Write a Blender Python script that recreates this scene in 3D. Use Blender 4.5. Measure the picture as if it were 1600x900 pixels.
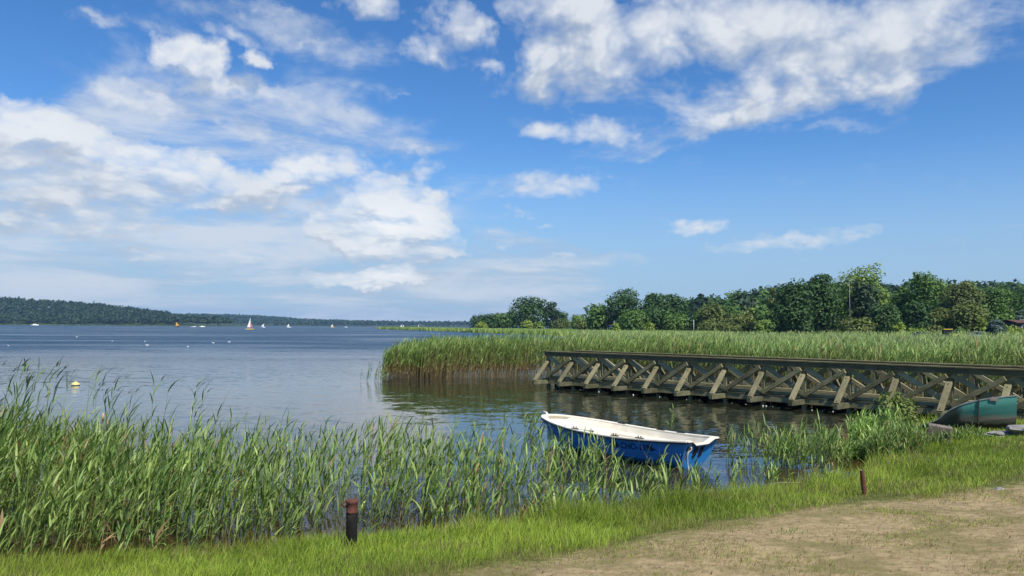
import bpy, bmesh, math, random
import numpy as np
from mathutils import Vector, Matrix

# ------------------------------------------------------------------ scene, camera, sky, sun, exposure
for o in list(bpy.data.objects):
    bpy.data.objects.remove(o)
scn = bpy.context.scene
COL = scn.collection
rng = np.random.default_rng(7)
random.seed(7)

FPX, EYE = 1232.0, 2.75                      # focal length in pixels of a 1600 px wide picture, eye height over the lake
PITCH, ROLL = math.radians(2.797), math.atan(0.0061)
fwd = np.array([0, math.cos(PITCH), math.sin(PITCH)])
up0 = np.array([0, -math.sin(PITCH), math.cos(PITCH)])
rt0 = np.array([1.0, 0, 0])
CR = rt0 * math.cos(ROLL) + up0 * math.sin(ROLL)
CU = up0 * math.cos(ROLL) - rt0 * math.sin(ROLL)
EYEP = np.array([0, 0, EYE])
cam_data = bpy.data.cameras.new("camera")
cam = bpy.data.objects.new("camera", cam_data)
COL.objects.link(cam)
cam.matrix_world = Matrix(((CR[0], CU[0], -fwd[0], 0), (CR[1], CU[1], -fwd[1], 0), (CR[2], CU[2], -fwd[2], EYE), (0, 0, 0, 1)))
cam_data.sensor_width = 36.0
cam_data.lens = 36.0 * FPX / 1600.0
cam_data.clip_start = 0.1
cam_data.clip_end = 30000
scn.camera = cam

SUN_EL = math.radians(50)
SUN_XY = np.array([0.53, -0.85]); SUN_XY /= np.linalg.norm(SUN_XY)
SUN = np.array([*(SUN_XY * math.cos(SUN_EL)), math.sin(SUN_EL)])
SKY_STRENGTH, SUN_STRENGTH, EXPOSURE = 0.10, 4.6, 0.35

def ray(px, py):
    return fwd + CR * (px - 800) / FPX + CU * (450 - py) / FPX

def hor(px):                                  # picture row of the horizon at column px
    return 505.3 + 0.0061 * px

class NT:
    """small helper to write node trees"""
    def __init__(s, tree):
        s.t = tree; tree.nodes.clear()
    def n(s, kind, **kw):
        nd = s.t.nodes.new(kind)
        for k, v in kw.items():
            if k.startswith("i_"):
                pass
            else:
                setattr(nd, k, v)
        return nd
    def link(s, a, b):
        s.t.links.new(a, b)
    def put(s, v, sock):
        if isinstance(v, bpy.types.NodeSocket):
            s.t.links.new(v, sock)
        elif v is not None:
            sock.default_value = v
    def math(s, op, a, b=None, c=None, clamp=False):
        nd = s.n("ShaderNodeMath", operation=op, use_clamp=clamp)
        s.put(a, nd.inputs[0])
        if b is not None: s.put(b, nd.inputs[1])
        if c is not None: s.put(c, nd.inputs[2])
        return nd.outputs[0]
    def vmath(s, op, a, b=None, scale=None):
        nd = s.n("ShaderNodeVectorMath", operation=op)
        s.put(a, nd.inputs[0])
        if b is not None: s.put(b, nd.inputs[1])
        if scale is not None: s.put(scale, nd.inputs["Scale"])
        return nd.outputs["Value"] if op in ("LENGTH", "DOT_PRODUCT", "DISTANCE") else nd.outputs[0]
    def step(s, v, lo, hi, a=0.0, b=1.0, kind="SMOOTHSTEP"):
        nd = s.n("ShaderNodeMapRange", interpolation_type=kind)
        s.put(v, nd.inputs["Value"]); s.put(lo, nd.inputs["From Min"]); s.put(hi, nd.inputs["From Max"])
        s.put(a, nd.inputs["To Min"]); s.put(b, nd.inputs["To Max"])
        return nd.outputs[0]
    def noise(s, vec, scale, detail=4, rough=0.5, dist=0.0, dims="3D", col=False):
        nd = s.n("ShaderNodeTexNoise", noise_dimensions=dims)
        if vec is not None: s.put(vec, nd.inputs["Vector"])
        s.put(scale, nd.inputs["Scale"]); s.put(detail, nd.inputs["Detail"])
        s.put(rough, nd.inputs["Roughness"]); s.put(dist, nd.inputs["Distortion"])
        return nd.outputs[1 if col else 0]
    def mix(s, f, a, b, blend="MIX"):
        nd = s.n("ShaderNodeMix", data_type="RGBA", blend_type=blend)
        s.put(f, nd.inputs[0])
        for v, k in ((a, 6), (b, 7)):
            if isinstance(v, tuple) and len(v) == 3: v = (*v, 1)
            s.put(v, nd.inputs[k])
        return nd.outputs[2]
    def comb(s, x, y, z):
        nd = s.n("ShaderNodeCombineXYZ")
        for v, k in zip((x, y, z), nd.inputs): s.put(v, k)
        return nd.outputs[0]
    def sep(s, v):
        nd = s.n("ShaderNodeSeparateXYZ"); s.put(v, nd.inputs[0]); return nd.outputs
    def mapping(s, v, loc=(0, 0, 0), rot=(0, 0, 0), scale=(1, 1, 1), kind="POINT"):
        nd = s.n("ShaderNodeMapping", vector_type=kind)
        s.put(v, nd.inputs["Vector"])
        nd.inputs["Location"].default_value = loc; nd.inputs["Rotation"].default_value = rot; nd.inputs["Scale"].default_value = scale
        return nd.outputs[0]

# ---- the sky: Nishita with cloud layers laid over it by direction
# clouds: column, row, half width, half height (in the 1600x900 frame, i.e. angles), tilt in degrees, weight
PUFFY = [
    (1310, 60, 150, 80, -6, .85), (1100, 62, 170, 50, 4, .75), (960, 82, 120, 62, -8, .85), (840, 105, 75, 45, -25, .7), (1190, 150, 170, 48, -12, .62),
    (905, 8, 90, 32, 0, .8), (1070, 5, 120, 28, 0, .5), (1450, 30, 90, 36, -10, .42), (1400, 118, 90, 42, -14, .5), (700, 50, 52, 60, 50, .7), (655, 84, 40, 22, -5, .5),
    (585, 8, 58, 30, 0, .85), (790, 20, 50, 34, 0, .45), (288, 90, 48, 24, 0, 1.6), (396, 95, 24, 12, 0, 1.3),
    (372, 57, 55, 15, 8, .65), (60, 200, 110, 26, 8, .9), (90, 270, 170, 66, 4, 1.1), (-40, 250, 130, 90, 0, .7), (262, 258, 62, 26, 0, 1.4), (330, 294, 130, 30, 0, 1.0),
    (470, 264, 86, 27, -14, 1.3), (180, 300, 170, 40, 2, .6), (608, 352, 92, 56, 0, 2.6), (640, 372, 70, 34, 0, 1.4), (535, 360, 70, 16, 0, .8), (598, 312, 30, 30, 20, 1.4), (690, 388, 52, 22, 8, .8), (590, 434, 95, 14, 0, 1.5),
    (660, 268, 42, 16, -22, .7), (608, 268, 24, 14, 0, .55), (548, 276, 42, 18, -12, .6), (700, 306, 36, 14, 10, .6), (920, 207, 62, 22, -4, .85), (838, 205, 36, 17, -20, .7), (1084, 354, 34, 12, -16, .8),
    (200, 395, 60, 16, 8, .7), (375, 395, 44, 11, 0, .7), (130, 350, 110, 22, 2, .6), (812, 331, 46, 13, 0, .7), (848, 352, 22, 8, 0, .65),
    (350, 140, 50, 14, 0, .6), (235, 150, 56, 24, -6, .55), (430, 152, 90, 22, 8, .62), (330, 190, 130, 22, 6, .5), (545, 98, 60, 20, 12, .62), (490, 70, 40, 14, 10, .5), (405, 22, 46, 16, 0, .65), (620, 150, 40, 8, 0, .5), (735, 40, 40, 26, 30, .6), (760, 100, 20, 12, 0, .5), (1260, 130, 60, 18, -10, .5), (1160, 185, 70, 16, -10, .6), (640, 230, 50, 10, 0, .55), (880, 400, 50, 7, 0, .6), (780, 380, 40, 7, 0, .6),(1240, 372, 108, 17, -5, .85), (880, 290, 96, 20, -4, .7),
]
WISPY = [
    (400, 175, 210, 58, 7, .8), (210, 195, 150, 48, 4, .75), (540, 200, 110, 34, 12, .6), (330, 225, 190, 34, 6, .5), (520, 88, 90, 44, 12, 1.0), (330, 12, 150, 26, 5, .85), (420, 22, 60, 26, 0, .6),
    (250, 48, 80, 16, 14, .6), (150, 20, 36, 11, 12, .7), (30, 82, 50, 22, 10, .5), (600, 145, 55, 13, 0, .5), (60, 330, 400, 70, 0, 1.1), (160, 400, 560, 100, 0, 1.4), (420, 430, 440, 66, 0, 1.1), (100, 475, 800, 46, 0, .8), (-160, 380, 320, 150, 0, .7),
    (840, 390, 130, 20, 4, .75), (840, 290, 150, 26, -4, .62), (1070, 213, 170, 18, -8, .7), (660, 232, 75, 16, -4, .6), (1010, 241, 60, 8, -4, .55), (1095, 262, 90, 16, 6, .45), (1180, 285, 120, 18, 0, .35),
    (1390, 196, 80, 13, 0, .55), (1300, 203, 50, 10, 0, .4), (1500, 82, 90, 24, -20, .6), (1240, 372, 130, 20, -5, .5), (1575, 361, 60, 10, 0, .5), (690, 200, 70, 40, 0, .25),
    (1380, 60, 200, 80, -6, .6), (1060, 40, 260, 56, 0, .7), (800, 205, 70, 22, 0, .4), (870, 432, 60, 12, 0, .5), (960, 400, 40, 9, 0, .4), (730, 330, 60, 16, 0, .3), (1100, 120, 340, 66, -8, .5),
]

def build_world():
    w = bpy.data.worlds.new("World"); scn.world = w; w.use_nodes = True
    T = NT(w.node_tree)
    out = T.n("ShaderNodeOutputWorld"); bg = T.n("ShaderNodeBackground")
    T.link(bg.outputs[0], out.inputs[0])
    bg.inputs["Strength"].default_value = SKY_STRENGTH
    sky = T.n("ShaderNodeTexSky", sky_type="NISHITA", sun_disc=False)
    sky.sun_elevation = SUN_EL
    sky.sun_rotation = math.atan2(SUN_XY[0], SUN_XY[1])
    sky.altitude = 400; sky.air_density = 0.95; sky.dust_density = 0.05; sky.ozone_density = 3.0
    hsv = T.n("ShaderNodeHueSaturation"); hsv.inputs["Saturation"].default_value = 1.22; hsv.inputs["Value"].default_value = 1.0
    T.link(sky.outputs[0], hsv.inputs["Color"])
    skyc = T.mix(1.0, hsv.outputs[0], (0.80, 0.95, 1.10), "MULTIPLY")
    d = T.vmath("NORMALIZE", T.n("ShaderNodeTexCoord").outputs["Generated"])
    x, y, z = T.sep(d)
    # pale blue air low over the horizon
    skyc = T.mix(T.math("MULTIPLY", T.step(z, 0.0, 0.26, 1.0, 0.0, "SMOOTHERSTEP"), 0.85), skyc, (2.7, 3.95, 5.45))
    az = T.math("ARCTAN2", x, y)
    el = T.math("ARCSINE", z)
    uv = T.comb(az, el, 0.0)
    # plane-like coordinates: cloud texture flattens towards the horizon
    lg = T.math("LOGARITHM", T.math("ADD", T.math("MAXIMUM", el, 0.0), 0.10), 2.718281828)
    q = T.comb(T.math("MULTIPLY", az, 2.3), T.math("MULTIPLY", lg, 1.25), 0.37)
    # ragged edges: the cloud fields are sampled at a jittered direction
    j1 = T.vmath("SUBTRACT", T.noise(uv, 17.0, 6, 0.62, col=True), (0.5, 0.5, 0.5))
    uvw = T.vmath("ADD", uv, T.vmath("MULTIPLY", j1, (0.10, 0.05, 0.0)))
    def field(lst, vec):
        acc = None
        for (px, py, a, b, rot, wt) in lst:
            r = ray(px, py); r = r / np.linalg.norm(r)
            u0, v0 = math.atan2(r[0], r[1]), math.asin(r[2])
            ca = 1.0 / FPX
            m = T.mapping(vec, (u0, v0, 0), (0, 0, math.radians(-rot)), (a * ca * 1.45, b * ca * 1.45, 1), "TEXTURE")
            g = T.n("ShaderNodeTexGradient", gradient_type="SPHERICAL"); T.link(m, g.inputs[0])
            acc = T.math("MULTIPLY", g.outputs["Fac"], wt) if acc is None else T.math("MULTIPLY_ADD", g.outputs["Fac"], wt, acc)
        return acc
    def billow(vec):
        """cauliflower texture: rounded heaps at two sizes plus fine fractal detail"""
        w = T.vmath("ADD", vec, T.vmath("MULTIPLY", T.vmath("SUBTRACT", T.noise(vec, 5.0, 3, 0.5, col=True), (0.5, 0.5, 0.5)), (0.16, 0.16, 0.0)))
        out = None
        for sc, am in ((6.5, 0.55), (15.0, 0.36), (34.0, 0.20)):
            v = T.n("ShaderNodeTexVoronoi", feature="SMOOTH_F1", voronoi_dimensions="2D"); T.link(w, v.inputs["Vector"])
            v.inputs["Scale"].default_value = sc; v.inputs["Smoothness"].default_value = 0.35
            t = T.math("MULTIPLY_ADD", v.outputs["Distance"], -am, am * 0.45)
            out = t if out is None else T.math("ADD", out, t)
        f = T.math("SUBTRACT", T.noise(vec, 3.0, 10, 0.62, 0.2), 0.5)
        return T.math("MULTIPLY_ADD", f, 2.1, out)
    cp = T.math("MINIMUM", field(PUFFY, uvw), 0.80)
    cw = T.math("MINIMUM", field(WISPY, uvw), 0.80)
    b1 = billow(q)
    b2 = billow(T.vmath("ADD", q, (0.030, 0.070, 0.0)))
    dens = T.math("ADD", T.math("MULTIPLY", cp, 1.25), T.math("MULTIPLY", b1, T.step(cp, 0.0, 0.5, 0.60, 1.05)))
    dP = T.math("MULTIPLY", T.step(dens, 0.34, 1.22, kind="LINEAR"), 0.93)
    streak = T.noise(T.vmath("MULTIPLY", q, (0.62, 1.25, 1.0)), 3.4, 11, 0.64, 0.35)
    dW = T.math("MULTIPLY", T.step(T.math("ADD", T.math("MULTIPLY", cw, 0.80), T.math("MULTIPLY_ADD", b1, 0.30, T.math("MULTIPLY", streak, 1.7))), 1.02, 1.85), 0.82)
    # sunward and upper faces bright, the thick middles and flat bases greyer
    cup = T.math("MINIMUM", field(PUFFY, T.vmath("ADD", uvw, (0.010, 0.028, 0))), 0.80)
    lit = T.math("ADD", T.math("MULTIPLY", T.math("SUBTRACT", b1, b2), 0.95), T.math("MULTIPLY", T.math("SUBTRACT", cp, cup), 1.5))
    bright = field([(608, 348, 84, 48, 0, .75), (262, 255, 60, 24, 0, .45), (480, 258, 60, 22, -14, .4), (590, 434, 90, 16, 0, .6), (288, 88, 50, 24, 0, .35), (60, 200, 110, 24, 8, .35), (1020, 60, 120, 40, 0, .2)], uvw)
    lf = T.step(T.math("ADD", lit, bright), -0.45, 0.50)
    colP = T.mix(lf, (3.6, 4.15, 5.0), T.mix(T.math("MINIMUM", bright, 1.0), (6.0, 6.3, 6.7), (8.4, 8.4, 8.2)))
    colW = T.mix(T.step(streak, 0.36, 0.62), (3.5, 4.15, 5.1), (5.4, 5.8, 6.35))
    c1 = T.mix(dW, skyc, colW)
    c2 = T.mix(dP, c1, colP)
    T.link(c2, bg.inputs["Color"])
build_world()
sun_data = bpy.data.lights.new("sun", "SUN")
sun_data.energy = SUN_STRENGTH; sun_data.angle = math.radians(0.5); sun_data.color = (1.0, 0.955, 0.88)
sun_ob = bpy.data.objects.new("sun", sun_data); COL.objects.link(sun_ob)
sun_ob.rotation_euler = Vector(-SUN).to_track_quat("-Z", "Y").to_euler()
vs = scn.view_settings
vs.view_transform = "Standard"; vs.look = "None"; vs.exposure = EXPOSURE; vs.gamma = 1.0; vs.use_curve_mapping = False
scn.render.engine = "CYCLES"
scn.cycles.max_bounces = 8; scn.cycles.diffuse_bounces = 3; scn.cycles.glossy_bounces = 3; scn.cycles.transmission_bounces = 4
scn.cycles.volume_bounces = 0; scn.cycles.transparent_max_bounces = 8
scn.cycles.sample_clamp_indirect = 6.0
scn.cycles.use_denoising = True
scn.cycles.denoiser = "OPENIMAGEDENOISE"; scn.cycles.denoising_input_passes = "RGB_ALBEDO_NORMAL"
w_ = scn.world
try:
    w_.cycles.sampling_method = "MANUAL"; w_.cycles.sample_map_resolution = 512
except Exception:
    pass

# ------------------------------------------------------------------ helpers
def tag(o, label=None, cat=None, group=None, kind=None):
    if label: o["label"] = label
    if cat: o["category"] = cat
    if group: o["group"] = group
    if kind: o["kind"] = kind
    return o

def empty(name, loc=(0, 0, 0), rz=0.0, label=None, cat=None, group=None, rot=None):
    o = bpy.data.objects.new(name, None); COL.objects.link(o)
    o.location = loc; o.rotation_euler = rot if rot is not None else (0, 0, rz)
    o.empty_display_size = 0.1
    return tag(o, label, cat, group)

def link_mesh(name, me, mat=None, parent=None, smooth=False):
    o = bpy.data.objects.new(name, me); COL.objects.link(o)
    if mat is not None: me.materials.append(mat)
    if parent is not None: o.parent = parent
    if smooth: me.polygons.foreach_set("use_smooth", np.ones(len(me.polygons), bool))
    return o

def np_mesh(name, V, Q, mat=None, parent=None, col=None, smooth=False, tri=False):
    """mesh from an (N,3) array and an (M,4) or (M,3) index array; col: (N,3) colours kept as a vertex attribute"""
    V = np.asarray(V, np.float32).reshape(-1, 3); Q = np.asarray(Q, np.int32)
    k = Q.shape[1]
    me = bpy.data.meshes.new(name)
    me.vertices.add(len(V)); me.vertices.foreach_set("co", V.ravel())
    me.loops.add(Q.size); me.loops.foreach_set("vertex_index", Q.ravel())
    me.polygons.add(len(Q))
    me.polygons.foreach_set("loop_start", np.arange(0, Q.size, k, dtype=np.int32))
    me.update(calc_edges=True)
    if col is not None:
        at = me.attributes.new("tint", "FLOAT_COLOR", "POINT")
        c4 = np.ones((len(V), 4), np.float32); c4[:, :3] = col
        at.data.foreach_set("color", c4.ravel())
    return link_mesh(name, me, mat, parent, smooth)

class Soup:
    """collects vertex/quad/colour arrays"""
    def __init__(s): s.V = []; s.Q = []; s.C = []; s.n = 0
    def add(s, V, Q, C):
        V = V.reshape(-1, 3); s.V.append(V); s.Q.append(Q.reshape(-1, 4) + s.n)
        C = np.broadcast_to(C, V.shape) if np.ndim(C) == 1 else C.reshape(-1, 3)
        s.C.append(C); s.n += len(V)
    def build(s, name, mat, parent=None, smooth=False):
        return np_mesh(name, np.concatenate(s.V), np.concatenate(s.Q), mat, parent, np.concatenate(s.C), smooth)

class MB:
    """bmesh collector: boxes, beams, tubes, lathes, lofts -> one mesh object"""
    def __init__(s): s.bm = bmesh.new()
    def box(s, lo, hi, mat=None):
        lo, hi = Vector(lo), Vector(hi)
        c = [Vector((x, y, z)) for x in (lo.x, hi.x) for y in (lo.y, hi.y) for z in (lo.z, hi.z)]
        v = [s.bm.verts.new(p if mat is None else mat @ p) for p in c]
        for f in ((0, 1, 3, 2), (4, 6, 7, 5), (0, 4, 5, 1), (2, 3, 7, 6), (0, 2, 6, 4), (1, 5, 7, 3)):
            s.bm.faces.new([v[i] for i in f])
        return s
    def beam(s, p, q, w, h, up=(0, 0, 1)):
        """box from p to q, w wide across, h thick along up"""
        p, q, up = Vector(p), Vector(q), Vector(up)
        x = (q - p).normalized(); yv = up.cross(x).normalized(); zv = x.cross(yv)
        m = Matrix(((x.x, yv.x, zv.x, p.x), (x.y, yv.y, zv.y, p.y), (x.z, yv.z, zv.z, p.z), (0, 0, 0, 1)))
        return s.box((0, -w / 2, -h / 2), ((q - p).length, w / 2, h / 2), m)
    def tube(s, pts, r, n=8, cap=True):
        pts = [Vector(p) for p in pts]
        rr = r if isinstance(r, (list, tuple)) else [r] * len(pts)
        rings = []
        for i, p in enumerate(pts):
            d = (pts[min(i + 1, len(pts) - 1)] - pts[max(i - 1, 0)]).normalized()
            a = Vector((1, 0, 0)) if abs(d.x) < .8 else Vector((0, 1, 0))
            u = d.cross(a).normalized(); v = d.cross(u)
            rings.append([s.bm.verts.new(p + (u * math.cos(t) + v * math.sin(t)) * rr[i]) for t in (2 * math.pi * k / n for k in range(n))])
        for a, b in zip(rings, rings[1:]):
            for k in range(n):
                s.bm.faces.new((a[k], a[(k + 1) % n], b[(k + 1) % n], b[k]))
        if cap:
            s.bm.faces.new(rings[0][::-1]); s.bm.faces.new(rings[-1])
        return s
    def loft(s, rings, close=False, caps=False):
        R = [[s.bm.verts.new(Vector(p)) for p in r] for r in rings]
        for a, b in zip(R, R[1:]):
            n = len(a)
            for k in range(n if close else n - 1):
                s.bm.faces.new((a[k], a[(k + 1) % n], b[(k + 1) % n], b[k]))
        if caps:
            s.bm.faces.new(R[0][::-1]); s.bm.faces.new(R[-1])
        return s
    def lathe(s, prof, n=24, c=(0, 0, 0)):
        rings = [[(c[0] + r * math.cos(2 * math.pi * k / n), c[1] + r * math.sin(2 * math.pi * k / n), c[2] + z) for k in range(n)] for r, z in prof]
        return s.loft(rings, True, True)
    def poly(s, pts, thick=None):
        v = [s.bm.verts.new(Vector(p)) for p in pts]
        f = s.bm.faces.new(v)
        if thick is not None:
            r = bmesh.ops.extrude_face_region(s.bm, geom=[f])
            bmesh.ops.translate(s.bm, verts=[e for e in r["geom"] if isinstance(e, bmesh.types.BMVert)], vec=Vector(thick))
        return s
    def build(s, name, mat, parent=None, smooth=False, bevel=0.0):
        bmesh.ops.remove_doubles(s.bm, verts=s.bm.verts, dist=1e-5)
        if bevel:
            bmesh.ops.bevel(s.bm, geom=[e for e in s.bm.edges if len(e.link_faces) == 2 and e.calc_face_angle(0) > 0.6], offset=bevel, segments=1, affect="EDGES")
        bmesh.ops.recalc_face_normals(s.bm, faces=s.bm.faces)
        me = bpy.data.meshes.new(name); s.bm.to_mesh(me); s.bm.free()
        return link_mesh(name, me, mat, parent, smooth)

def clone(o, parent=None, loc=None):
    c = o.copy(); COL.objects.link(c)
    if parent is not None: c.parent = parent
    if loc is not None: c.location = loc
    return c

# ------------------------------------------------------------------ materials
def mat_new(name):
    m = bpy.data.materials.new(name); m.use_nodes = True
    return m, NT(m.node_tree)

def principled(T, **kw):
    p = T.n("ShaderNodeBsdfPrincipled"); out = T.n("ShaderNodeOutputMaterial"); T.link(p.outputs[0], out.inputs[0])
    for k, v in kw.items():
        T.put((*v, 1) if isinstance(v, tuple) and len(v) == 3 else v, p.inputs[k.replace("_", " ")])
    return p

def paint(name, col, rough=0.4, var=0.12, dirt=None, dirt_amt=0.3, scale=6.0, spec=0.5, bump=0.0, metal=0.0):
    """painted or moulded surface with mottling and worn patches"""
    m, T = mat_new(name)
    oc = T.n("ShaderNodeTexCoord").outputs["Object"]
    n = T.noise(oc, scale, 6, 0.6)
    c = T.mix(T.step(n, 0.3, 0.7), tuple(v * (1 - var) for v in col), tuple(min(1, v * (1 + var)) for v in col))
    if dirt:
        n2 = T.noise(oc, scale * 0.6, 8, 0.7, 0.6)
        c = T.mix(T.math("MULTIPLY", T.step(n2, 0.48, 0.68), dirt_amt), c, dirt)
    p = principled(T, Base_Color=c, Roughness=T.step(n, 0.2, 0.8, rough * 0.85, rough * 1.2), Metallic=metal)
    p.inputs["Specular IOR Level"].default_value = spec
    if bump:
        b = T.n("ShaderNodeBump"); b.inputs["Strength"].default_value = bump; b.inputs["Distance"].default_value = 0.01
        T.link(T.noise(oc, scale * 5, 5, 0.6), b.inputs["Height"]); T.link(b.outputs[0], p.inputs["Normal"])
    return m

def leafy(name, trans=0.35, rough=0.55, spec=0.3, gain=1.0, tgain=(1.15, 1.25, 0.6)):
    """leaves that carry their own colour per vertex and let light through"""
    m, T = mat_new(name)
    a = T.n("ShaderNodeAttribute", attribute_name="tint").outputs["Color"]
    c = T.mix(1.0, a, (gain, gain, gain), "MULTIPLY")
    p = T.n("ShaderNodeBsdfPrincipled"); T.link(c, p.inputs["Base Color"])
    p.inputs["Roughness"].default_value = rough; p.inputs["Specular IOR Level"].default_value = spec
    t = T.n("ShaderNodeBsdfTranslucent"); T.link(T.mix(1.0, c, tgain, "MULTIPLY"), t.inputs[0])
    mx = T.n("ShaderNodeMixShader"); mx.inputs[0].default_value = trans
    T.link(p.outputs[0], mx.inputs[1]); T.link(t.outputs[0], mx.inputs[2])
    out = T.n("ShaderNodeOutputMaterial"); T.link(mx.outputs[0], out.inputs[0])
    return m

def wood(name, light, dark, axis=0, moss=None, moss_amt=0.4):
    """weathered timber: grain along one local axis, each piece a little different"""
    m, T = mat_new(name)
    oc = T.n("ShaderNodeTexCoord").outputs["Object"]
    rnd = T.n("ShaderNodeObjectInfo").outputs["Random"]
    off = T.comb(T.math("MULTIPLY", rnd, 37.0), T.math("MULTIPLY", rnd, 11.0), T.math("MULTIPLY", rnd, 23.0))
    v = T.vmath("ADD", oc, off)
    s = [14.0, 14.0, 14.0]; s[axis] = 1.1
    g = T.noise(T.vmath("MULTIPLY", v, tuple(s)), 3.0, 7, 0.65, 0.4)
    b = T.noise(v, 1.8, 5, 0.6)
    c = T.mix(T.step(T.math("MULTIPLY_ADD", b, 0.5, T.math("MULTIPLY", g, 0.6)), 0.38, 0.70), dark, light)
    if moss:
        c = T.mix(T.math("MULTIPLY", T.step(T.noise(v, 3.2, 6, 0.65), 0.46, 0.66), moss_amt), c, moss)
    hs = T.n("ShaderNodeHueSaturation"); T.link(c, hs.inputs["Color"]); T.link(T.step(rnd, 0, 1, 0.72, 1.22, "LINEAR"), hs.inputs["Value"])
    p = principled(T, Base_Color=hs.outputs[0], Roughness=0.8)
    p.inputs["Specular IOR Level"].default_value = 0.25
    bp = T.n("ShaderNodeBump"); bp.inputs["Strength"].default_value = 0.5; bp.inputs["Distance"].default_value = 0.008
    T.link(g, bp.inputs["Height"]); T.link(bp.outputs[0], p.inputs["Normal"])
    return m

M = {}
M["leaf"] = leafy("tree_leaves", 0.22, 0.6, 0.25)
M["reed"] = leafy("reed_leaves", 0.30, 0.5, 0.35)
M["grass"] = leafy("grass_blades", 0.38, 0.55, 0.25)
M["bark"] = paint("bark", (0.09, 0.07, 0.05), 0.9, 0.3, bump=0.5)
M["timber"] = wood("weathered_timber", (0.32, 0.28, 0.145), (0.14, 0.125, 0.058), 0, (0.12, 0.125, 0.045), 0.5)
M["timber_y"] = wood("weathered_timber_cross", (0.17, 0.16, 0.095), (0.06, 0.058, 0.03), 1, (0.07, 0.085, 0.03), 0.7)
M["timber_z"] = wood("weathered_timber_upright", (0.28, 0.255, 0.14), (0.12, 0.11, 0.055), 2, (0.075, 0.085, 0.03), 0.6)
M["timber_pale"] = wood("bleached_timber", (0.31, 0.27, 0.15), (0.145, 0.13, 0.068), 1, (0.13, 0.14, 0.07), 0.35)
M["rail_wood"] = wood("dark_rail_timber", (0.22, 0.19, 0.095), (0.095, 0.083, 0.04), 0, (0.10, 0.105, 0.04), 0.4)
M["black"] = paint("black_rubber", (0.012, 0.012, 0.012), 0.55, 0.3)
M["steel"] = paint("galvanised_steel", (0.42, 0.43, 0.44), 0.4, 0.2, metal=0.8)
M["blue"] = paint("blue_gelcoat", (0.026, 0.235, 0.60), 0.42, 0.10, (0.09, 0.20, 0.36), 0.45, 3.0)
M["cream"] = paint("cream_gelcoat", (0.84, 0.77, 0.61), 0.5, 0.05, (0.62, 0.50, 0.34), 0.35, 4.0)
M["paleblue"] = paint("light_blue_panel", (0.17, 0.40, 0.62), 0.5, 0.1)
M["navy"] = paint("dark_letter_vinyl", (0.006, 0.010, 0.03), 0.5, 0.1)
M["rope"] = paint("pale_rope", (0.48, 0.46, 0.40), 0.9, 0.3, scale=40)
M["darkrope"] = paint("dark_rope", (0.03, 0.03, 0.035), 0.9, 0.3, scale=40)
M["rust"] = paint("rusty_iron", (0.13, 0.05, 0.036), 0.85, 0.3, (0.09, 0.04, 0.025), 0.6, 14.0, 0.2, 0.4)
M["pitch"] = paint("black_painted_pipe", (0.012, 0.011, 0.010), 0.8, 0.3, (0.07, 0.055, 0.04), 0.35, 9.0, 0.12, 0.4)
M["yellow"] = paint("yellow_paint", (0.72, 0.48, 0.06), 0.4, 0.1, (0.5, 0.35, 0.1), 0.3)
M["orange"] = paint("orange_sailcloth", (0.80, 0.42, 0.06), 0.7, 0.06)
M["white"] = paint("white_paint", (0.80, 0.80, 0.78), 0.4, 0.04)
M["sail"] = paint("white_sailcloth", (0.82, 0.82, 0.80), 0.75, 0.03, scale=1.0)
M["pink"] = paint("red_pink_sailcloth", (0.70, 0.10, 0.16), 0.7, 0.06)
M["glass"] = paint("dark_window_glass", (0.02, 0.025, 0.03), 0.08, 0.1)
M["tyre"] = paint("tyre_rubber", (0.02, 0.02, 0.02), 0.8, 0.2)
M["silver"] = paint("silver_car_paint", (0.42, 0.46, 0.52), 0.25, 0.05, metal=0.3)
M["darkcar"] = paint("black_car_paint", (0.02, 0.022, 0.025), 0.2, 0.1)
M["stone"] = paint("grey_concrete", (0.25, 0.24, 0.22), 0.9, 0.25, (0.16, 0.15, 0.12), 0.6, 9.0, 0.2, 0.6)
M["tile"] = paint("red_brown_roof", (0.10, 0.045, 0.032), 0.8, 0.25, scale=3.0)
M["plank"] = paint("dark_plank_wall", (0.06, 0.05, 0.045), 0.8, 0.25, scale=3.0)
M["foam"] = paint("white_foam", (0.72, 0.72, 0.68), 0.6, 0.1)
M["skin"] = paint("skin_and_shirt", (0.55, 0.50, 0.46), 0.8, 0.1)
M["oldwood"] = wood("grey_old_wood", (0.24, 0.20, 0.16), (0.085, 0.068, 0.052), 2)
M["stake_top"] = paint("fresh_cut_wood", (0.62, 0.33, 0.16), 0.8, 0.15)

# ------------------------------------------------------------------ terrain
def seg_dist(P, A, B):
    d = B - A; t = np.clip(((P - A) @ d) / max(d @ d, 1e-9), 0, 1)
    return np.hypot(*(P - A - t[:, None] * d).T)

def poly_sd(P, poly):
    """signed distance to a polygon, positive inside"""
    poly = np.asarray(poly, float); best = np.full(len(P), 1e18); ins = np.zeros(len(P), bool)
    for i in range(len(poly)):
        a, b = poly[i], poly[(i + 1) % len(poly)]
        best = np.minimum(best, seg_dist(P, a, b))
        c = (a[1] > P[:, 1]) != (b[1] > P[:, 1])
        with np.errstate(divide="ignore", invalid="ignore"):
            xx = (b[0] - a[0]) * (P[:, 1] - a[1]) / (b[1] - a[1] + 1e-12) + a[0]
        ins ^= c & (P[:, 0] < xx)
    return np.where(ins, best, -best)

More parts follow.
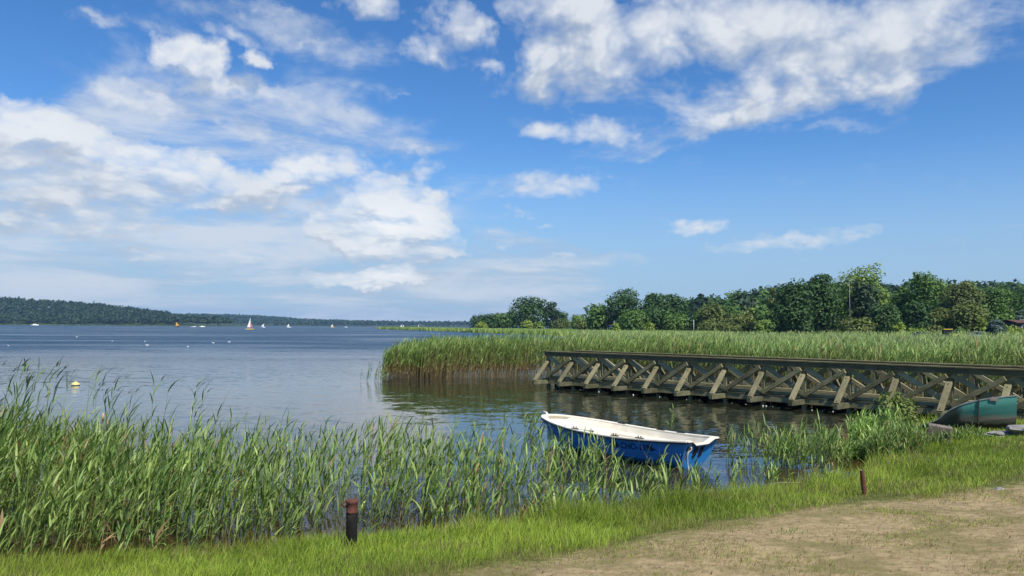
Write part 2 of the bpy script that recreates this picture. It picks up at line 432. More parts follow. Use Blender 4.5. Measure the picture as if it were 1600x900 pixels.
BANK = [(-7000, -300), (-60, 4.2), (-14, 7.7), (-5.7, 9.0), (-4.5, 9.5), (-2.0, 10.1), (0, 10.9), (2, 12.1), (3.7, 13.0), (5.2, 13.6), (6.1, 14.1), (7.0, 15.3), (7.6, 16.6), (8.6, 18.4), (9.9, 20.2), (11.5, 21.9), (14.5, 23.6),
        (20, 27), (34, 36), (62, 64), (76, 110), (58, 148), (42, 200), (20, 248), (-26, 400), (-100, 680), (-60, 720), (100, 900), (1500, 2300), (7000, 3400), (7000, -7000), (-7000, -7000)]
WEST = [(-7000, 1000), (-1500, 1330), (-900, 1400), (-590, 1420), (-545, 1470), (-560, 1700), (-800, 2100), (-7000, 2400)]
NORTH = [(-7000, 3050), (-1500, 3100), (-1200, 3150), (-960, 2700), (-400, 2600), (300, 2500), (7000, 3000), (7000, 6800), (-7000, 6800)]

def smooth01(t):
    t = np.clip(t, 0, 1); return t * t * (3 - 2 * t)

def ground_z(P):
    P = np.asarray(P, float).reshape(-1, 2)
    x, y = P[:, 0], P[:, 1]
    s = np.maximum(np.maximum(poly_sd(P, BANK), poly_sd(P, WEST)), poly_sd(P, NORTH))
    near = y < 60
    top = np.where(near, 1.3, 1.0)
    z = np.where(s > 0, top * (1 - np.exp(-np.maximum(s, 0) / 8.0)), -1.1 * (1 - np.exp(np.minimum(s, 0) / 5.0)))
    # gentle unevenness of the bank
    z += np.where((s > 0) & near, 0.025 * np.sin(x * 1.7 + 1) * np.sin(y * 1.3) + 0.012 * np.sin(x * 4.1) * np.cos(y * 3.3), 0) * np.clip(s / 1.5, 0, 1)
    # wooded hills
    sc = np.maximum(y, 1.0)
    k = x / sc * 1650
    z += np.interp(k, [-1400, -1071, -870, -736, -683, -640], [42, 39, 28, 12, 3, 0]) * smooth01((y - 1420) / 230) * smooth01((2150 - y) / 300)
    k = x / sc * 3600
    z += np.interp(k, [-3000, -1461, -1169, -1000, -960, -700, -292, 500], [34, 32, 27, 16, 12, 7, 5, 5]) * smooth01((y - 2650) / 800)
    k = x / sc * 520
    z += np.interp(k, [100, 118, 148, 184, 250, 338, 500], [0, 4.5, 9, 15, 17, 18, 18]) * smooth01((y - 330) / 190) * smooth01((1500 - y) / 800)
    return z

def gz(x, y): return float(ground_z([(x, y)])[0])

def ground_hit(px, py):
    v = ray(px, py)
    t = np.linspace(3, 60, 3000)
    P = EYEP + t[:, None] * v
    below = P[:, 2] < ground_z(P[:, :2])
    i = int(np.argmax(below)) if below.any() else -1
    return P[i]

def at(px, d):
    """x of picture column px at depth d (for things near the horizon)"""
    return (px - 800) / FPX * d

def water_hit(px, py, z=0.0):
    v = ray(px, py); return EYEP + v * ((z - EYE) / v[2])

DIRT_EDGE = [(560, 930), (660, 905), (770, 888), (880, 868), (1000, 847), (1120, 822), (1220, 802), (1340, 787), (1440, 774), (1520, 764), (1610, 752), (1800, 735)]
_de = [tuple(ground_hit(px, py)[:2]) for px, py in DIRT_EDGE]
DIRT = [(-1.5, 4.6)] + _de + [(30, 13), (30, -30), (-6, -30), (-6, 2.0)]

def build_terrain():
    ang = np.concatenate([np.radians(np.linspace(-180, -48, 40, endpoint=False)), np.radians(np.linspace(-48, 48, 300, endpoint=False)), np.radians(np.linspace(48, 180, 41))])
    rad = np.concatenate([[0.0, 0.6], np.geomspace(1.2, 60, 140), np.geomspace(62, 6400, 150)])
    A, R = np.meshgrid(ang, rad)
    P = np.stack([np.sin(A) * R, np.cos(A) * R], -1).reshape(-1, 2)
    z = ground_z(P)
    V = np.column_stack([P, z])
    na, nr = len(ang), len(rad)
    i = np.arange(nr - 1)[:, None] * na + np.arange(na - 1)[None]
    Q = np.stack([i, i + 1, i + na + 1, i + na], -1).reshape(-1, 4)[:, ::-1]
    s = np.maximum(np.maximum(poly_sd(P, BANK), poly_sd(P, WEST)), poly_sd(P, NORTH))
    dirt = poly_sd(P, DIRT)
    c = np.column_stack([np.clip(0.5 + dirt / 2.0, 0, 1), np.clip(0.5 + s / 2.0, 0, 1), (P[:, 1] > 60) * 1.0])
    m, T = mat_new("bank_ground")
    a = T.sep(T.n("ShaderNodeAttribute", attribute_name="tint").outputs["Color"])
    pos = T.n("ShaderNodeNewGeometry").outputs["Position"]
    n1 = T.noise(pos, 1.3, 8, 0.62); n2 = T.noise(pos, 9.0, 8, 0.7); n3 = T.noise(pos, 55.0, 4, 0.7)
    sand = T.mix(T.step(n2, 0.32, 0.68), (0.21, 0.148, 0.070), (0.44, 0.325, 0.170))
    sand = T.mix(T.math("MULTIPLY", T.step(n3, 0.42, 0.70), 0.6), sand, (0.43, 0.345, 0.20))
    sand = T.mix(T.math("MULTIPLY", T.step(n1, 0.42, 0.64), 0.75), sand, (0.17, 0.15, 0.052))
    turf = T.mix(n2, (0.05, 0.06, 0.014), (0.13, 0.15, 0.03))
    mud = T.mix(n2, (0.022, 0.014, 0.007), (0.06, 0.038, 0.018))
    df = T.step(T.math("MULTIPLY_ADD", T.math("SUBTRACT", n1, 0.5), 0.9, T.math("MULTIPLY_ADD", T.math("SUBTRACT", n2, 0.5), 0.5, a[0])), 0.36, 0.66)
    c1 = T.mix(df, turf, sand)
    c2 = T.mix(T.step(T.math("MULTIPLY_ADD", T.math("SUBTRACT", n1, 0.5), 0.3, a[1]), 0.50, 0.62), mud, c1)
    c3 = T.mix(a[2], c2, T.mix(n1, (0.03, 0.05, 0.012), (0.06, 0.08, 0.02)))
    p = principled(T, Base_Color=c3, Roughness=0.95); p.inputs["Specular IOR Level"].default_value = 0.15
    b = T.n("ShaderNodeBump"); b.inputs["Strength"].default_value = 0.7; b.inputs["Distance"].default_value = 0.014
    T.link(T.math("MULTIPLY_ADD", n3, 0.4, n2), b.inputs["Height"]); T.link(b.outputs[0], p.inputs["Normal"])
    o = np_mesh("ground", V, Q, m, None, c, True)
    tag(o, "sandy bank with worn turf running along the lake and out to wooded hills", "ground", kind="structure")
build_terrain()

def build_water():
    m, T = mat_new("lake_water")
    pos = T.n("ShaderNodeNewGeometry").outputs["Position"]
    x, y, z = T.sep(pos)
    # open water is choppier than the sheltered bay by the landing
    far = T.step(T.math("ADD", y, T.math("MULTIPLY", T.noise(pos, 0.03, 3), 30.0)), 34, 130)
    patch = T.noise(T.vmath("MULTIPLY", pos, (0.012, 0.035, 1.0)), 1.0, 6, 0.65, 0.8)
    wind = T.math("MULTIPLY", far, T.step(patch, 0.32, 0.62, 0.52, 1.0))
    # the slope of the water: wavelets of three sizes, their two components straight from coloured noise
    def slope(sx, sy, sc, det):
        return T.vmath("SUBTRACT", T.noise(T.vmath("MULTIPLY", pos, (sx, sy, 1.0)), sc, det, 0.55, 0.2, col=True), (0.5, 0.5, 0.5))
    s1, s2, s3 = slope(1.0, 1.7, 4.5, 2), slope(0.8, 1.6, 1.25, 2), slope(0.7, 1.5, 0.30, 2)
    tot = T.vmath("ADD", T.vmath("SCALE", s1, scale=T.math("MULTIPLY_ADD", wind, 0.95, 0.085)), T.vmath("ADD", T.vmath("SCALE", s2, scale=T.math("MULTIPLY_ADD", wind, 1.10, 0.085)), T.vmath("SCALE", s3, scale=T.math("MULTIPLY", wind, 0.45))))
    nrm = T.vmath("NORMALIZE", T.vmath("ADD", T.vmath("MULTIPLY", tot, (1.0, 1.0, 0.0)), (0.0, 0.0, 1.0)))
    a = T.n("ShaderNodeAttribute", attribute_name="tint").outputs["Color"]
    p = principled(T, Base_Color=a, Roughness=T.math("MULTIPLY_ADD", wind, 0.38, 0.04), IOR=1.333)
    p.inputs["Specular IOR Level"].default_value = 0.5
    T.link(nrm, p.inputs["Normal"])
    ang = np.concatenate([np.radians(np.linspace(-180, -48, 30, endpoint=False)), np.radians(np.linspace(-48, 48, 160, endpoint=False)), np.radians(np.linspace(48, 180, 31))])
    rad = np.concatenate([[0.0], np.geomspace(2.0, 60, 90), np.geomspace(66, 6400, 50)])
    A, R = np.meshgrid(ang, rad)
    P = np.stack([np.sin(A) * R, np.cos(A) * R], -1).reshape(-1, 2)
    s = np.clip(-poly_sd(P, BANK) / 3.5, 0, 1)[:, None]     # shallow water over brown mud by the bank
    op = smooth01((P[:, 1] - 30) / 70)[:, None]             # turbid bay with the reed bed's reflection coloured in, blue lake outside
    c = np.array([[0.050, 0.028, 0.011]]) * (1 - s) + (np.array([[0.020, 0.024, 0.014]]) * (1 - op) + np.array([[0.012, 0.045, 0.078]]) * op) * s
    na, nr = len(ang), len(rad)
    i = np.arange(nr - 1)[:, None] * na + np.arange(na - 1)[None]
    Q = np.stack([i, i + 1, i + na + 1, i + na], -1).reshape(-1, 4)[:, ::-1]
    o = np_mesh("water", np.column_stack([P, np.zeros(len(P))]), Q, m, None, c)
    tag(o, "wind rippled blue lake water reaching to the wooded far shore", "water", kind="structure")
build_water()

# ------------------------------------------------------------------ plants: blades, reeds, trees
def blades(base, az, length, width, lean, curl, nseg, c0, c1, sp, flat=None, pw=0.8):
    """curved tapering strips. base (N,3); az heading; lean angle from upright at the root, curl added along the blade. c0/c1 (N,3) root/tip colours"""
    N = len(base); k = nseg + 1
    t = np.linspace(0, 1, k)
    th = lean[:, None] + curl[:, None] * t[None]
    ds = length[:, None] / nseg
    hx = np.concatenate([np.zeros((N, 1)), np.cumsum(np.sin(th[:, :-1] + curl[:, None] / nseg / 2) * ds, 1)], 1)
    hz = np.concatenate([np.zeros((N, 1)), np.cumsum(np.cos(th[:, :-1] + curl[:, None] / nseg / 2) * ds, 1)], 1)
    ctr = np.stack([base[:, 0, None] + hx * np.cos(az)[:, None], base[:, 1, None] + hx * np.sin(az)[:, None], base[:, 2, None] + hz], -1)
    tw = az + np.pi / 2 + (flat if flat is not None else 0)
    side = np.stack([np.cos(tw), np.sin(tw), np.zeros(N)], -1)
    wt = width[:, None] * np.minimum(1.0, 0.45 + 2.2 * t)[None] * np.maximum(1 - t ** 1.8, 0.03)[None] ** pw
    off = side[:, None, :] * wt[:, :, None] * 0.5
    V = np.stack([ctr - off, ctr + off], 2)
    C = c0[:, None, :] * (1 - t)[None, :, None] + c1[:, None, :] * t[None, :, None]
    C = np.repeat(C[:, :, None, :], 2, 2)
    i = np.arange(N)[:, None] * (k * 2) + np.arange(nseg)[None] * 2
    Q = np.stack([i, i + 1, i + 3, i + 2], -1)
    sp.add(V, Q, C)

GREEN_A, GREEN_B = np.array([0.118, 0.215, 0.048]), np.array([0.315, 0.41, 0.110])
TAN = np.array([0.40, 0.26, 0.13])

def reeds(sp, base, height, nleaf, r, wind=0.0, lean_amt=0.12, leaf_len=(0.28, 0.5), leaf_w=0.029, seg=4, tan_h=0.0, tint=1.0, dry=0.03, stem_w=0.011, first=0.22, spread=1.0):
    """a stand of common reed: upright stems with long arching leaves streaming in the wind"""
    N = len(base)
    g = r.uniform(0, 1, (N, 1)); col = (GREEN_A * (1 - g) + GREEN_B * g) * tint * r.uniform(0.8, 1.15, (N, 1))
    isdry = r.uniform(0, 1, N) < dry
    col[isdry] = TAN * r.uniform(0.7, 1.2, (isdry.sum(), 1))
    az = wind + r.normal(0, 0.7, N)
    lean = np.abs(r.normal(0.02, lean_amt, N)); curl = np.abs(r.normal(0.16, 0.12, N))
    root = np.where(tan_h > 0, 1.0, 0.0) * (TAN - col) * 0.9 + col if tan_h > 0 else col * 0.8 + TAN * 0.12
    for f in (0.0, 1.57):
        blades(base, az, height, np.full(N, stem_w), lean, curl, max(3, seg), root, col, sp, np.full(N, f), 0.5)
    for L in range(nleaf):
        s = first + (0.98 - first) * (L + r.uniform(0, 0.7, N)) / nleaf
        th = lean + curl * s * 0.5
        p = base + np.stack([np.sin(th) * np.cos(az), np.sin(th) * np.sin(az), np.cos(th)], -1) * (height * s)[:, None]
        # leaves alternate left and right, then turn downwind
        a = wind + np.where((L + np.arange(N)) % 2 == 0, 1, -1) * r.uniform(0.1, 1.9, N) * spread + r.normal(0, 0.35, N)
        ln = r.uniform(*leaf_len, N) * (1.0 - 0.45 * np.abs(s - 0.6))
        ln = ln * np.clip(height / 1.6, 0.6, 1.2)
        le = r.uniform(0.25, 0.75, N) * (1.15 - 0.55 * s)
        cu = r.uniform(0.25, 1.35, N)
        lc = col * r.uniform(0.75, 1.3, (N, 1))
        if tan_h > 0:
            old = (s * height < tan_h) & (r.uniform(0, 1, N) < 0.8)
            lc[old] = TAN * r.uniform(0.5, 1.0, (old.sum(), 1))
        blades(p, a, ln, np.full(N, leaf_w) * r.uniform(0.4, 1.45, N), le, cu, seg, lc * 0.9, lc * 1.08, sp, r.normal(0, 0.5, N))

def panicles(sp, base, height, r, wind=0.0):
    """drooping purple-brown flower heads on tall reeds"""
    N = len(base); c = np.array([0.085, 0.075, 0.045]) * r.uniform(0.7, 1.3, (N, 1))
    top = base + np.stack([np.zeros(N) + height * 0.08, np.zeros(N), height * 0.98], -1)
    for k in range(5):
        blades(top, wind + r.normal(0, 0.5, N), r.uniform(0.10, 0.2, N), np.full(N, 0.016), r.uniform(0.5, 1.2, N), r.uniform(0.3, 1.0, N), 3, c, c, sp)

def scatter(poly, n, r):
    poly = np.asarray(poly); lo, hi = poly.min(0), poly.max(0)
    out = []
    tot = 0
    while tot < n:
        P = r.uniform(lo, hi, (n * 2, 2)); P = P[poly_sd(P, poly) > 0]
        out.append(P); tot += len(P)
    return np.concatenate(out)[:n]

def vnoise(P, scale, seed=0):
    """cheap smooth value noise 0..1 on the plane"""
    r = np.random.default_rng(seed); tab = r.uniform(0, 1, (64, 64))
    p = np.asarray(P) / scale; i = np.floor(p).astype(int); f = p - i; f = f * f * (3 - 2 * f)
    g = lambda a, b: tab[(i[:, 0] + a) % 64, (i[:, 1] + b) % 64]
    return (g(0, 0) * (1 - f[:, 0]) + g(1, 0) * f[:, 0]) * (1 - f[:, 1]) + (g(0, 1) * (1 - f[:, 0]) + g(1, 1) * f[:, 0]) * f[:, 1]

def leaf_quads(sp, ctr, nrm, size, col, r):
    """irregular four-cornered leaf clumps facing roughly along nrm"""
    N = len(ctr)
    n = nrm + r.normal(0, 0.40, (N, 3)); n /= np.linalg.norm(n, axis=1, keepdims=True) + 1e-9
    a = np.cross(n, r.normal(0, 1, (N, 3))); a /= np.linalg.norm(a, axis=1, keepdims=True) + 1e-9
    b = np.cross(n, a)
    s = size[:, None]
    k = r.uniform(0.55, 1.15, (N, 4, 1))
    V = np.stack([ctr + a * s * k[:, 0], ctr + b * s * k[:, 1] * 0.7, ctr - a * s * k[:, 2], ctr - b * s * k[:, 3] * 0.7], 1)
    Q = np.arange(N * 4).reshape(N, 4)
    sp.add(V, Q, np.repeat(col[:, None, :], 4, 1))

KIND = {   # two leaf colours for each kind of foliage
    "dark": ((0.032, 0.072, 0.020), (0.073, 0.144, 0.037)), "mid": ((0.067, 0.138, 0.029), (0.146, 0.240, 0.050)), "light": ((0.116, 0.192, 0.033), (0.232, 0.324, 0.061)),
    "olive": ((0.091, 0.126, 0.031), (0.183, 0.216, 0.055)), "lime": ((0.171, 0.240, 0.033), (0.305, 0.384, 0.066)), "blue": ((0.067, 0.108, 0.094), (0.171, 0.240, 0.204)),
    "brown": ((0.090, 0.110, 0.033), (0.150, 0.185, 0.050)), "pine": ((0.022, 0.048, 0.022), (0.051, 0.089, 0.037)),
}

def crown_broad(sp, h, w, kind, r, nq=2600, low=0.06, leaf=0.34, ragged=0.22, origin=(0, 0, 0)):
    c0, c1 = (np.array(v) for v in KIND[kind])
    nl = max(7, int(12 + 5 * h / max(w, 1)))
    z0, z1 = h * low, h
    cz = np.linspace(0.10, 0.86, nl) + r.normal(0, 0.05, nl)
    prof = np.sqrt(np.clip(1 - ((cz - 0.44) / 0.60) ** 2, 0.05, 1))
    ph = np.arange(nl) * 2.4 + r.uniform(0, 6)
    rad = w * 0.5 * prof
    lr = np.clip(rad * r.uniform(0.42, 0.66, nl), 0.14 * w, None)
    off = np.clip(rad - lr * 0.8, 0, None) * r.uniform(0.65, 1.12, nl)
    L = np.stack([np.cos(ph) * off, np.sin(ph) * off, z0 + (z1 - z0) * cz], -1)
    L[:, 2] = np.minimum(L[:, 2], z1 - lr * 0.85)
    top = np.array([[r.normal(0, 0.05 * w), r.normal(0, 0.05 * w), z1 - 0.2 * w]])
    L = np.concatenate([L, top]); lr = np.append(lr, 0.22 * w)
    # small outlying sprays make the outline uneven
    ns = nl * 2
    pick = r.integers(0, len(L), ns); dr = r.normal(0, 1, (ns, 3)); dr[:, 2] = np.abs(dr[:, 2]) * 0.8 - 0.2; dr /= np.linalg.norm(dr, axis=1, keepdims=True)
    L2 = L[pick] + dr * lr[pick, None] * r.uniform(0.8, 1.15, (ns, 1)); L2[:, 2] = np.clip(L2[:, 2], z0, z1 * 1.02)
    L = np.concatenate([L, L2]); lr = np.concatenate([lr, lr[pick] * r.uniform(0.18, 0.42, ns)])
    wgt = lr ** 2; k = r.choice(len(L), nq, p=wgt / wgt.sum())
    d = r.normal(0, 1, (nq, 3)); d /= np.linalg.norm(d, axis=1, keepdims=True)
    rr = lr[k] * np.clip(r.normal(0.93, ragged * 0.55, nq), 0.3, 1.4)
    ctr = L[k] + d * rr[:, None] * np.array([1, 1, 0.86])
    ctr[:, 2] = np.maximum(ctr[:, 2], 0.1)
    tone = r.uniform(0, 1, len(L))[k] * 0.55 + r.uniform(0, 1, nq) * 0.45
    col = c0 + (c1 - c0) * tone[:, None]
    nrm = d + np.array([0, 0, 0.5])
    leaf_quads(sp, ctr + np.array(origin), nrm, r.uniform(0.6, 1.35, nq) * leaf * 1.3, col, r)
    return L, lr

def crown_conifer(sp, h, w, kind, r, nq=2200, leaf=0.32, origin=(0, 0, 0)):
    c0, c1 = (np.array(v) for v in KIND[kind])
    tiers = max(8, int(h / 0.75))
    t = r.integers(0, tiers, nq) / tiers
    wgt = r.uniform(0, 1, nq); t = 1 - np.sqrt(1 - t * 0.96)
    nb = 11
    a = (r.integers(0, nb, nq) + 0.5 * ((t * tiers).astype(int) % 2)) * 2 * np.pi / nb + r.normal(0, 0.13, nq)
    reach = w * 0.5 * (1 - t) ** 0.85 * (0.86 + 0.2 * np.sin(a * 3 + t * 19))
    f = np.sqrt(r.uniform(0.05, 1, nq))
    ctr = np.stack([np.cos(a) * reach * f, np.sin(a) * reach * f, h * (0.04 + 0.95 * t) - 0.16 * reach * f ** 2 * 1.6 + r.normal(0, 0.05, nq)], -1)
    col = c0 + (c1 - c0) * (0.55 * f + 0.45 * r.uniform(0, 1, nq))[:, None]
    nrm = np.stack([np.cos(a) * 0.5, np.sin(a) * 0.5, np.ones(nq)], -1)
    leaf_quads(sp, ctr + np.array(origin), nrm, r.uniform(0.6, 1.3, nq) * leaf * (0.5 + 0.6 * (1 - t)), col, r)

def tree(name, px, d, top, halfw, kind, label, group, shape="broad", nq=2600, low=0.05, leaf=0.34, ragged=0.22, cat="tree", seed=0):
    x = at(px, d); zg = gz(x, d)
    h = EYE + (hor(px) - top) * d / FPX - zg
    w = 2 * halfw * d / FPX
    r = np.random.default_rng(seed + int(px * 7 + top * 3))
    root = empty(name, (x, d, zg), 0.0, label, cat, group)
    mb = MB()
    mb.tube([(0, 0, -0.3), (0.05, 0, h * 0.25), (0.0, 0.1, h * 0.6), (0.1, 0, h * 0.88)], [0.028 * h, 0.02 * h, 0.012 * h, 0.004 * h], 8)
    sp = Soup()
    if shape == "broad":
        L, lr = crown_broad(sp, h, w, kind, r, nq, low, leaf, ragged)
        for i in range(min(8, len(L))):
            mb.tube([(0, 0, max(0.1, L[i][2] * 0.62)), tuple(L[i] * np.array([.55, .55, .88])), tuple(L[i])], [0.010 * h, 0.006 * h, 0.002 * h], 5)
    else:
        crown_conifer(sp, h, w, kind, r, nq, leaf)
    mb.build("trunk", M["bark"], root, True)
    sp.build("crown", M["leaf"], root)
    return root

def build_trees():
    G = "trees along the reed bed shore"
    T = lambda *a, **k: tree(a[0], *a[1:7], G, **k)
    # clump by the lake narrows
    T("shore_tree", 760, 430, 491, 26, "dark", "low dark tree sloping down towards the open lake at the edge of the wood", nq=2200, leaf=.55)
    T("shore_tree", 790, 435, 489, 22, "mid", "low mid green tree squeezed against the big dome shaped tree", nq=1800, leaf=.55)
    T("round_tree", 826, 390, 464, 31, "dark", "big dark dome shaped tree standing apart near the open lake", nq=4200, leaf=.50)
    T("ragged_tree", 862, 392, 471, 15, "pine", "ragged dark tree with a spiky top behind the dome shaped one", nq=1500, leaf=.5, ragged=.4)
    T("shore_tree", 876, 405, 487, 14, "dark", "small dark tree at the foot of the spiky topped one", nq=1200, leaf=.5)
    # second clump
    T("round_tree", 936, 285, 474, 23, "mid", "smaller round tree at the lake end of the big middle clump", nq=3000, leaf=.40)
    T("tall_tree", 976, 282, 451, 30, "dark", "broad dark tree that is the tallest of the middle clump", nq=4200, leaf=.40)
    T("tall_tree", 1024, 280, 456, 25, "dark", "dark round headed tree second in height in the middle clump", nq=3600, leaf=.40)
    T("tall_tree", 1057, 284, 458, 21, "dark", "narrow dark tree closing the inland end of the middle clump", nq=3000, leaf=.40)
    T("shore_tree", 990, 268, 484, 24, "mid", "low green tree in front of the tallest tree of the middle clump", nq=2600, leaf=.36)
    T("shore_tree", 1055, 266, 489, 24, "mid", "low bushy green tree beside the thin white pole", nq=2600, leaf=.36)
    T("shore_tree", 1022, 270, 480, 20, "dark", "dark low tree filling the middle of the clump", nq=2200, leaf=.36)
    # mixed scrub between the clumps and the tall wood
    T("olive_tree", 1112, 255, 472, 20, "olive", "olive brown round tree just inland of the white pole", nq=2400, leaf=.36)
    T("shore_tree", 1096, 262, 487, 20, "mid", "green tree behind the thin white pole", nq=2200, leaf=.36)
    T("shore_tree", 1142, 262, 478, 18, "mid", "mid green tree below the hill skyline with a narrow head", nq=2200, leaf=.36)
    T("pointed_tree", 1176, 258, 464, 17, "light", "light green pointed tree in front of the wooded hill", "x", nq=2200, leaf=.36) if False else T("pointed_tree", 1176, 258, 464, 17, "light", "light green pointed tree in front of the wooded hill", shape="conifer", nq=2400, leaf=.6)
    T("poplar_tree", 1208, 250, 450, 10, "olive", "slim yellowish tree against the dark chestnut", nq=1400, leaf=.36)
    T("shore_tree", 1158, 240, 492, 26, "olive", "spreading grey green tree under the pointed one", nq=2600, leaf=.34)
    T("shore_tree", 1200, 232, 484, 20, "mid", "bright green tree tucked against the dark chestnut", nq=2200, leaf=.34)
    # the tall wood
    T("chestnut_tree", 1240, 182, 439, 33, "dark", "very dark heavy chestnut at the lakeward end of the tall wood", nq=5200, leaf=.30)
    T("chestnut_tree", 1283, 190, 427, 34, "dark", "dark chestnut rising behind the first with a rounded top", nq=5200, leaf=.30)
    T("oak_tree", 1347, 205, 416, 44, "light", "tallest tree of all with a broad loose light green top", nq=5600, leaf=.32, ragged=.34)
    T("spruce_tree", 1352, 186, 440, 26, "pine", "dark dense tree under the light green top beside the grey mast", nq=3600, leaf=.30)
    T("chestnut_tree", 1386, 166, 474, 24, "dark", "small chestnut with pale outer leaves in front of the wood", nq=3400, leaf=.26)
    T("oak_tree", 1412, 204, 448, 26, "mid", "mid green tree in the dip between the two tall crowns", nq=3200, leaf=.32)
    T("oak_tree", 1450, 196, 425, 33, "mid", "tall round headed tree separate from the tallest one", nq=5000, leaf=.30, ragged=.3)
    T("oak_tree", 1438, 180, 470, 26, "dark", "dark tree in the shaded middle of the wood", nq=2800, leaf=.30)
    T("willow_tree", 1504, 186, 438, 35, "brown", "wide brownish green tree behind the yellow tractor", nq=5000, leaf=.28, ragged=.32)
    T("birch_tree", 1510, 172, 474, 27, "olive", "drooping grey green birch above the yellow tractor", nq=3800, leaf=.24, ragged=.34)
    T("oak_tree", 1470, 178, 482, 20, "olive", "low yellowish tree beside the drooping birch", nq=2200, leaf=.28)
    T("oak_tree", 1555, 200, 446, 26, "mid", "tree with reddish twigs behind the blue spruce", nq=3200, leaf=.3, ragged=.32)
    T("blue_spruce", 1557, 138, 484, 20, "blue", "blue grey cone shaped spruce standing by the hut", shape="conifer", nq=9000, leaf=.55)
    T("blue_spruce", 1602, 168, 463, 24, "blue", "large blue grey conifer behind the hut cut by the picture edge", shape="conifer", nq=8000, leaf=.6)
    T("oak_tree", 1600, 205, 449, 30, "mid", "green tree rising behind the blue conifer and hut", nq=3000, leaf=.3)
    T("oak_tree", 1660, 200, 440, 44, "mid", "tree beyond the hut outside the picture", nq=2600, leaf=.34)
    for px, d, top, hw, k, lab in ((1745, 190, 436, 46, "dark", "dark tree second beyond the hut outside the picture"), (1840, 185, 444, 44, "mid", "mid green tree third beyond the hut outside the picture"), (1930, 180, 438, 44, "dark", "dark tree farthest beyond the hut outside the picture")):
        T("oak_tree", px, d, top, hw, k, lab, nq=2600, leaf=.34)
    B = "bushes at the foot of the trees"
    def bush(px, d, top, hw, kind, label, **k):
        tree("bush", px, d, top, hw, kind, label, B, cat="bush", low=0.0, **k)
    bush(752, 400, 503, 12, "lime", "pale bush at the water edge below the first low tree", nq=500, leaf=.4)
    bush(824, 372, 501, 12, "lime", "light bush at the foot of the dome shaped tree", nq=600, leaf=.36)
    bush(842, 370, 502, 9, "light", "small light bush beside another under the spiky tree", nq=500, leaf=.36)
    bush(880, 352, 498, 15, "olive", "dull green bush between the two clumps", nq=900, leaf=.36)
    bush(904, 330, 491, 17, "light", "light green bush next to the middle clump", nq=1300, leaf=.36)
    bush(912, 310, 499, 14, "olive", "low greyish bush in front of the light green one", nq=900, leaf=.34)
    bush(963, 240, 504, 6, "lime", "little yellow green bush under the tallest middle tree", nq=500, leaf=.25)
    bush(1015, 240, 504, 8, "lime", "yellow green bush at the reeds below the second tall tree", nq=600, leaf=.25)
    bush(1110, 236, 500, 22, "olive", "wide olive bush just inland of the white pole", nq=1500, leaf=.3)
    bush(1142, 232, 505, 18, "olive", "flat olive brown bush in the scrub", nq=1200, leaf=.3)
    bush(1194, 222, 500, 15, "light", "bright green bush left standing before the chestnut", nq=1200, leaf=.28)
    bush(1215, 200, 506, 12, "mid", "small green bush under the chestnut skirts", nq=800, leaf=.26)
    bush(1338, 160, 497, 27, "olive", "olive bush at the foot of the grey mast", nq=2200, leaf=.24)
    bush(1405, 158, 503, 10, "lime", "pale leafy bush beside the small chestnut", nq=800, leaf=.22)
    bush(1430, 158, 512, 14, "light", "low bush near the black car", nq=900, leaf=.22)
    bush(1460, 165, 508, 16, "olive", "low hedge like bush behind the black car", nq=1000, leaf=.22)
    bush(1500, 156, 513, 8, "mid", "round bush right behind the tractor bonnet", nq=600, leaf=.2)
    bush(1534, 160, 496, 6, "lime", "yellowish upright bush beside the blue spruce", nq=700, leaf=.22)
    bush(1588, 140, 511, 24, "lime", "yellow green clipped bush in front of the hut", nq=2200, leaf=.18)
build_trees()

def build_forests():
    # far woods: masses in which no single tree can be told apart
    r = np.random.default_rng(21)
    def wood_mass(name, poly, n, hh, ww, quads, kinds, label, leaf, sizeboost=1.0):
        sp = Soup(); P = scatter(poly, n, r); z = ground_z(P)
        for (x, y), zz in zip(P, z):
            h = r.uniform(*hh); w = r.uniform(*ww); k = kinds[r.integers(0, len(kinds))]
            c0, c1 = (np.array(v) for v in KIND[k])
            nq = quads
            d = r.normal(0, 1, (nq, 3)); d[:, 2] = np.abs(d[:, 2]) * 1.0 - 0.15; d /= np.linalg.norm(d, axis=1, keepdims=True)
            bump = 1 + 0.22 * np.sin(d[:, 0] * 5 + x) * np.sin(d[:, 1] * 5 + y) + r.normal(0, 0.07, nq)
            ctr = np.array([x, y, zz + h * 0.48]) + d * bump[:, None] * np.array([w / 2, w / 2, h * 0.50])
            t = r.uniform(0, 1); col = c0 + (c1 - c0) * (0.5 * t + 0.5 * r.uniform(0, 1, (nq, 1)))
            leaf_quads(sp, ctr, d, r.uniform(0.7, 1.3, nq) * leaf, col, r)
        o = sp.build(name, M["leaf"])
        tag(o, label, "forest", kind="stuff")
    wood_mass("forest", [(-1500, 1338), (-900, 1408), (-592, 1426), (-556, 1475), (-575, 1640), (-800, 1700), (-1600, 1700)], 2100, (13, 19), (9, 14), 60, ["pine"], "dense dark pine wood on the headland across the lake", 2.6)
    wood_mass("forest", [(-1900, 3110), (-1180, 3160), (-960, 2705), (-400, 2610), (200, 2505), (250, 2700), (-500, 3000), (-900, 3700), (-1900, 3750)], 1500, (13, 19), (12, 20), 34, ["pine"], "distant blue wooded shore closing the far end of the lake", 4.2)
    wood_mass("forest", [(85, 330), (200, 330), (330, 330), (520, 420), (560, 560), (210, 560), (118, 545), (95, 430)], 950, (11, 16), (7, 11), 90, ["pine", "pine", "dark", "mid"], "dark pine wood covering the hill behind the shore trees", 1.5)
    wood_mass("forest", [(95, 215), (190, 215), (190, 300), (80, 300), (75, 262)], 190, (6, 11), (6, 9), 160, ["mid", "dark", "olive"], "shady wood filling in between the shore trees and the hill", 0.8)
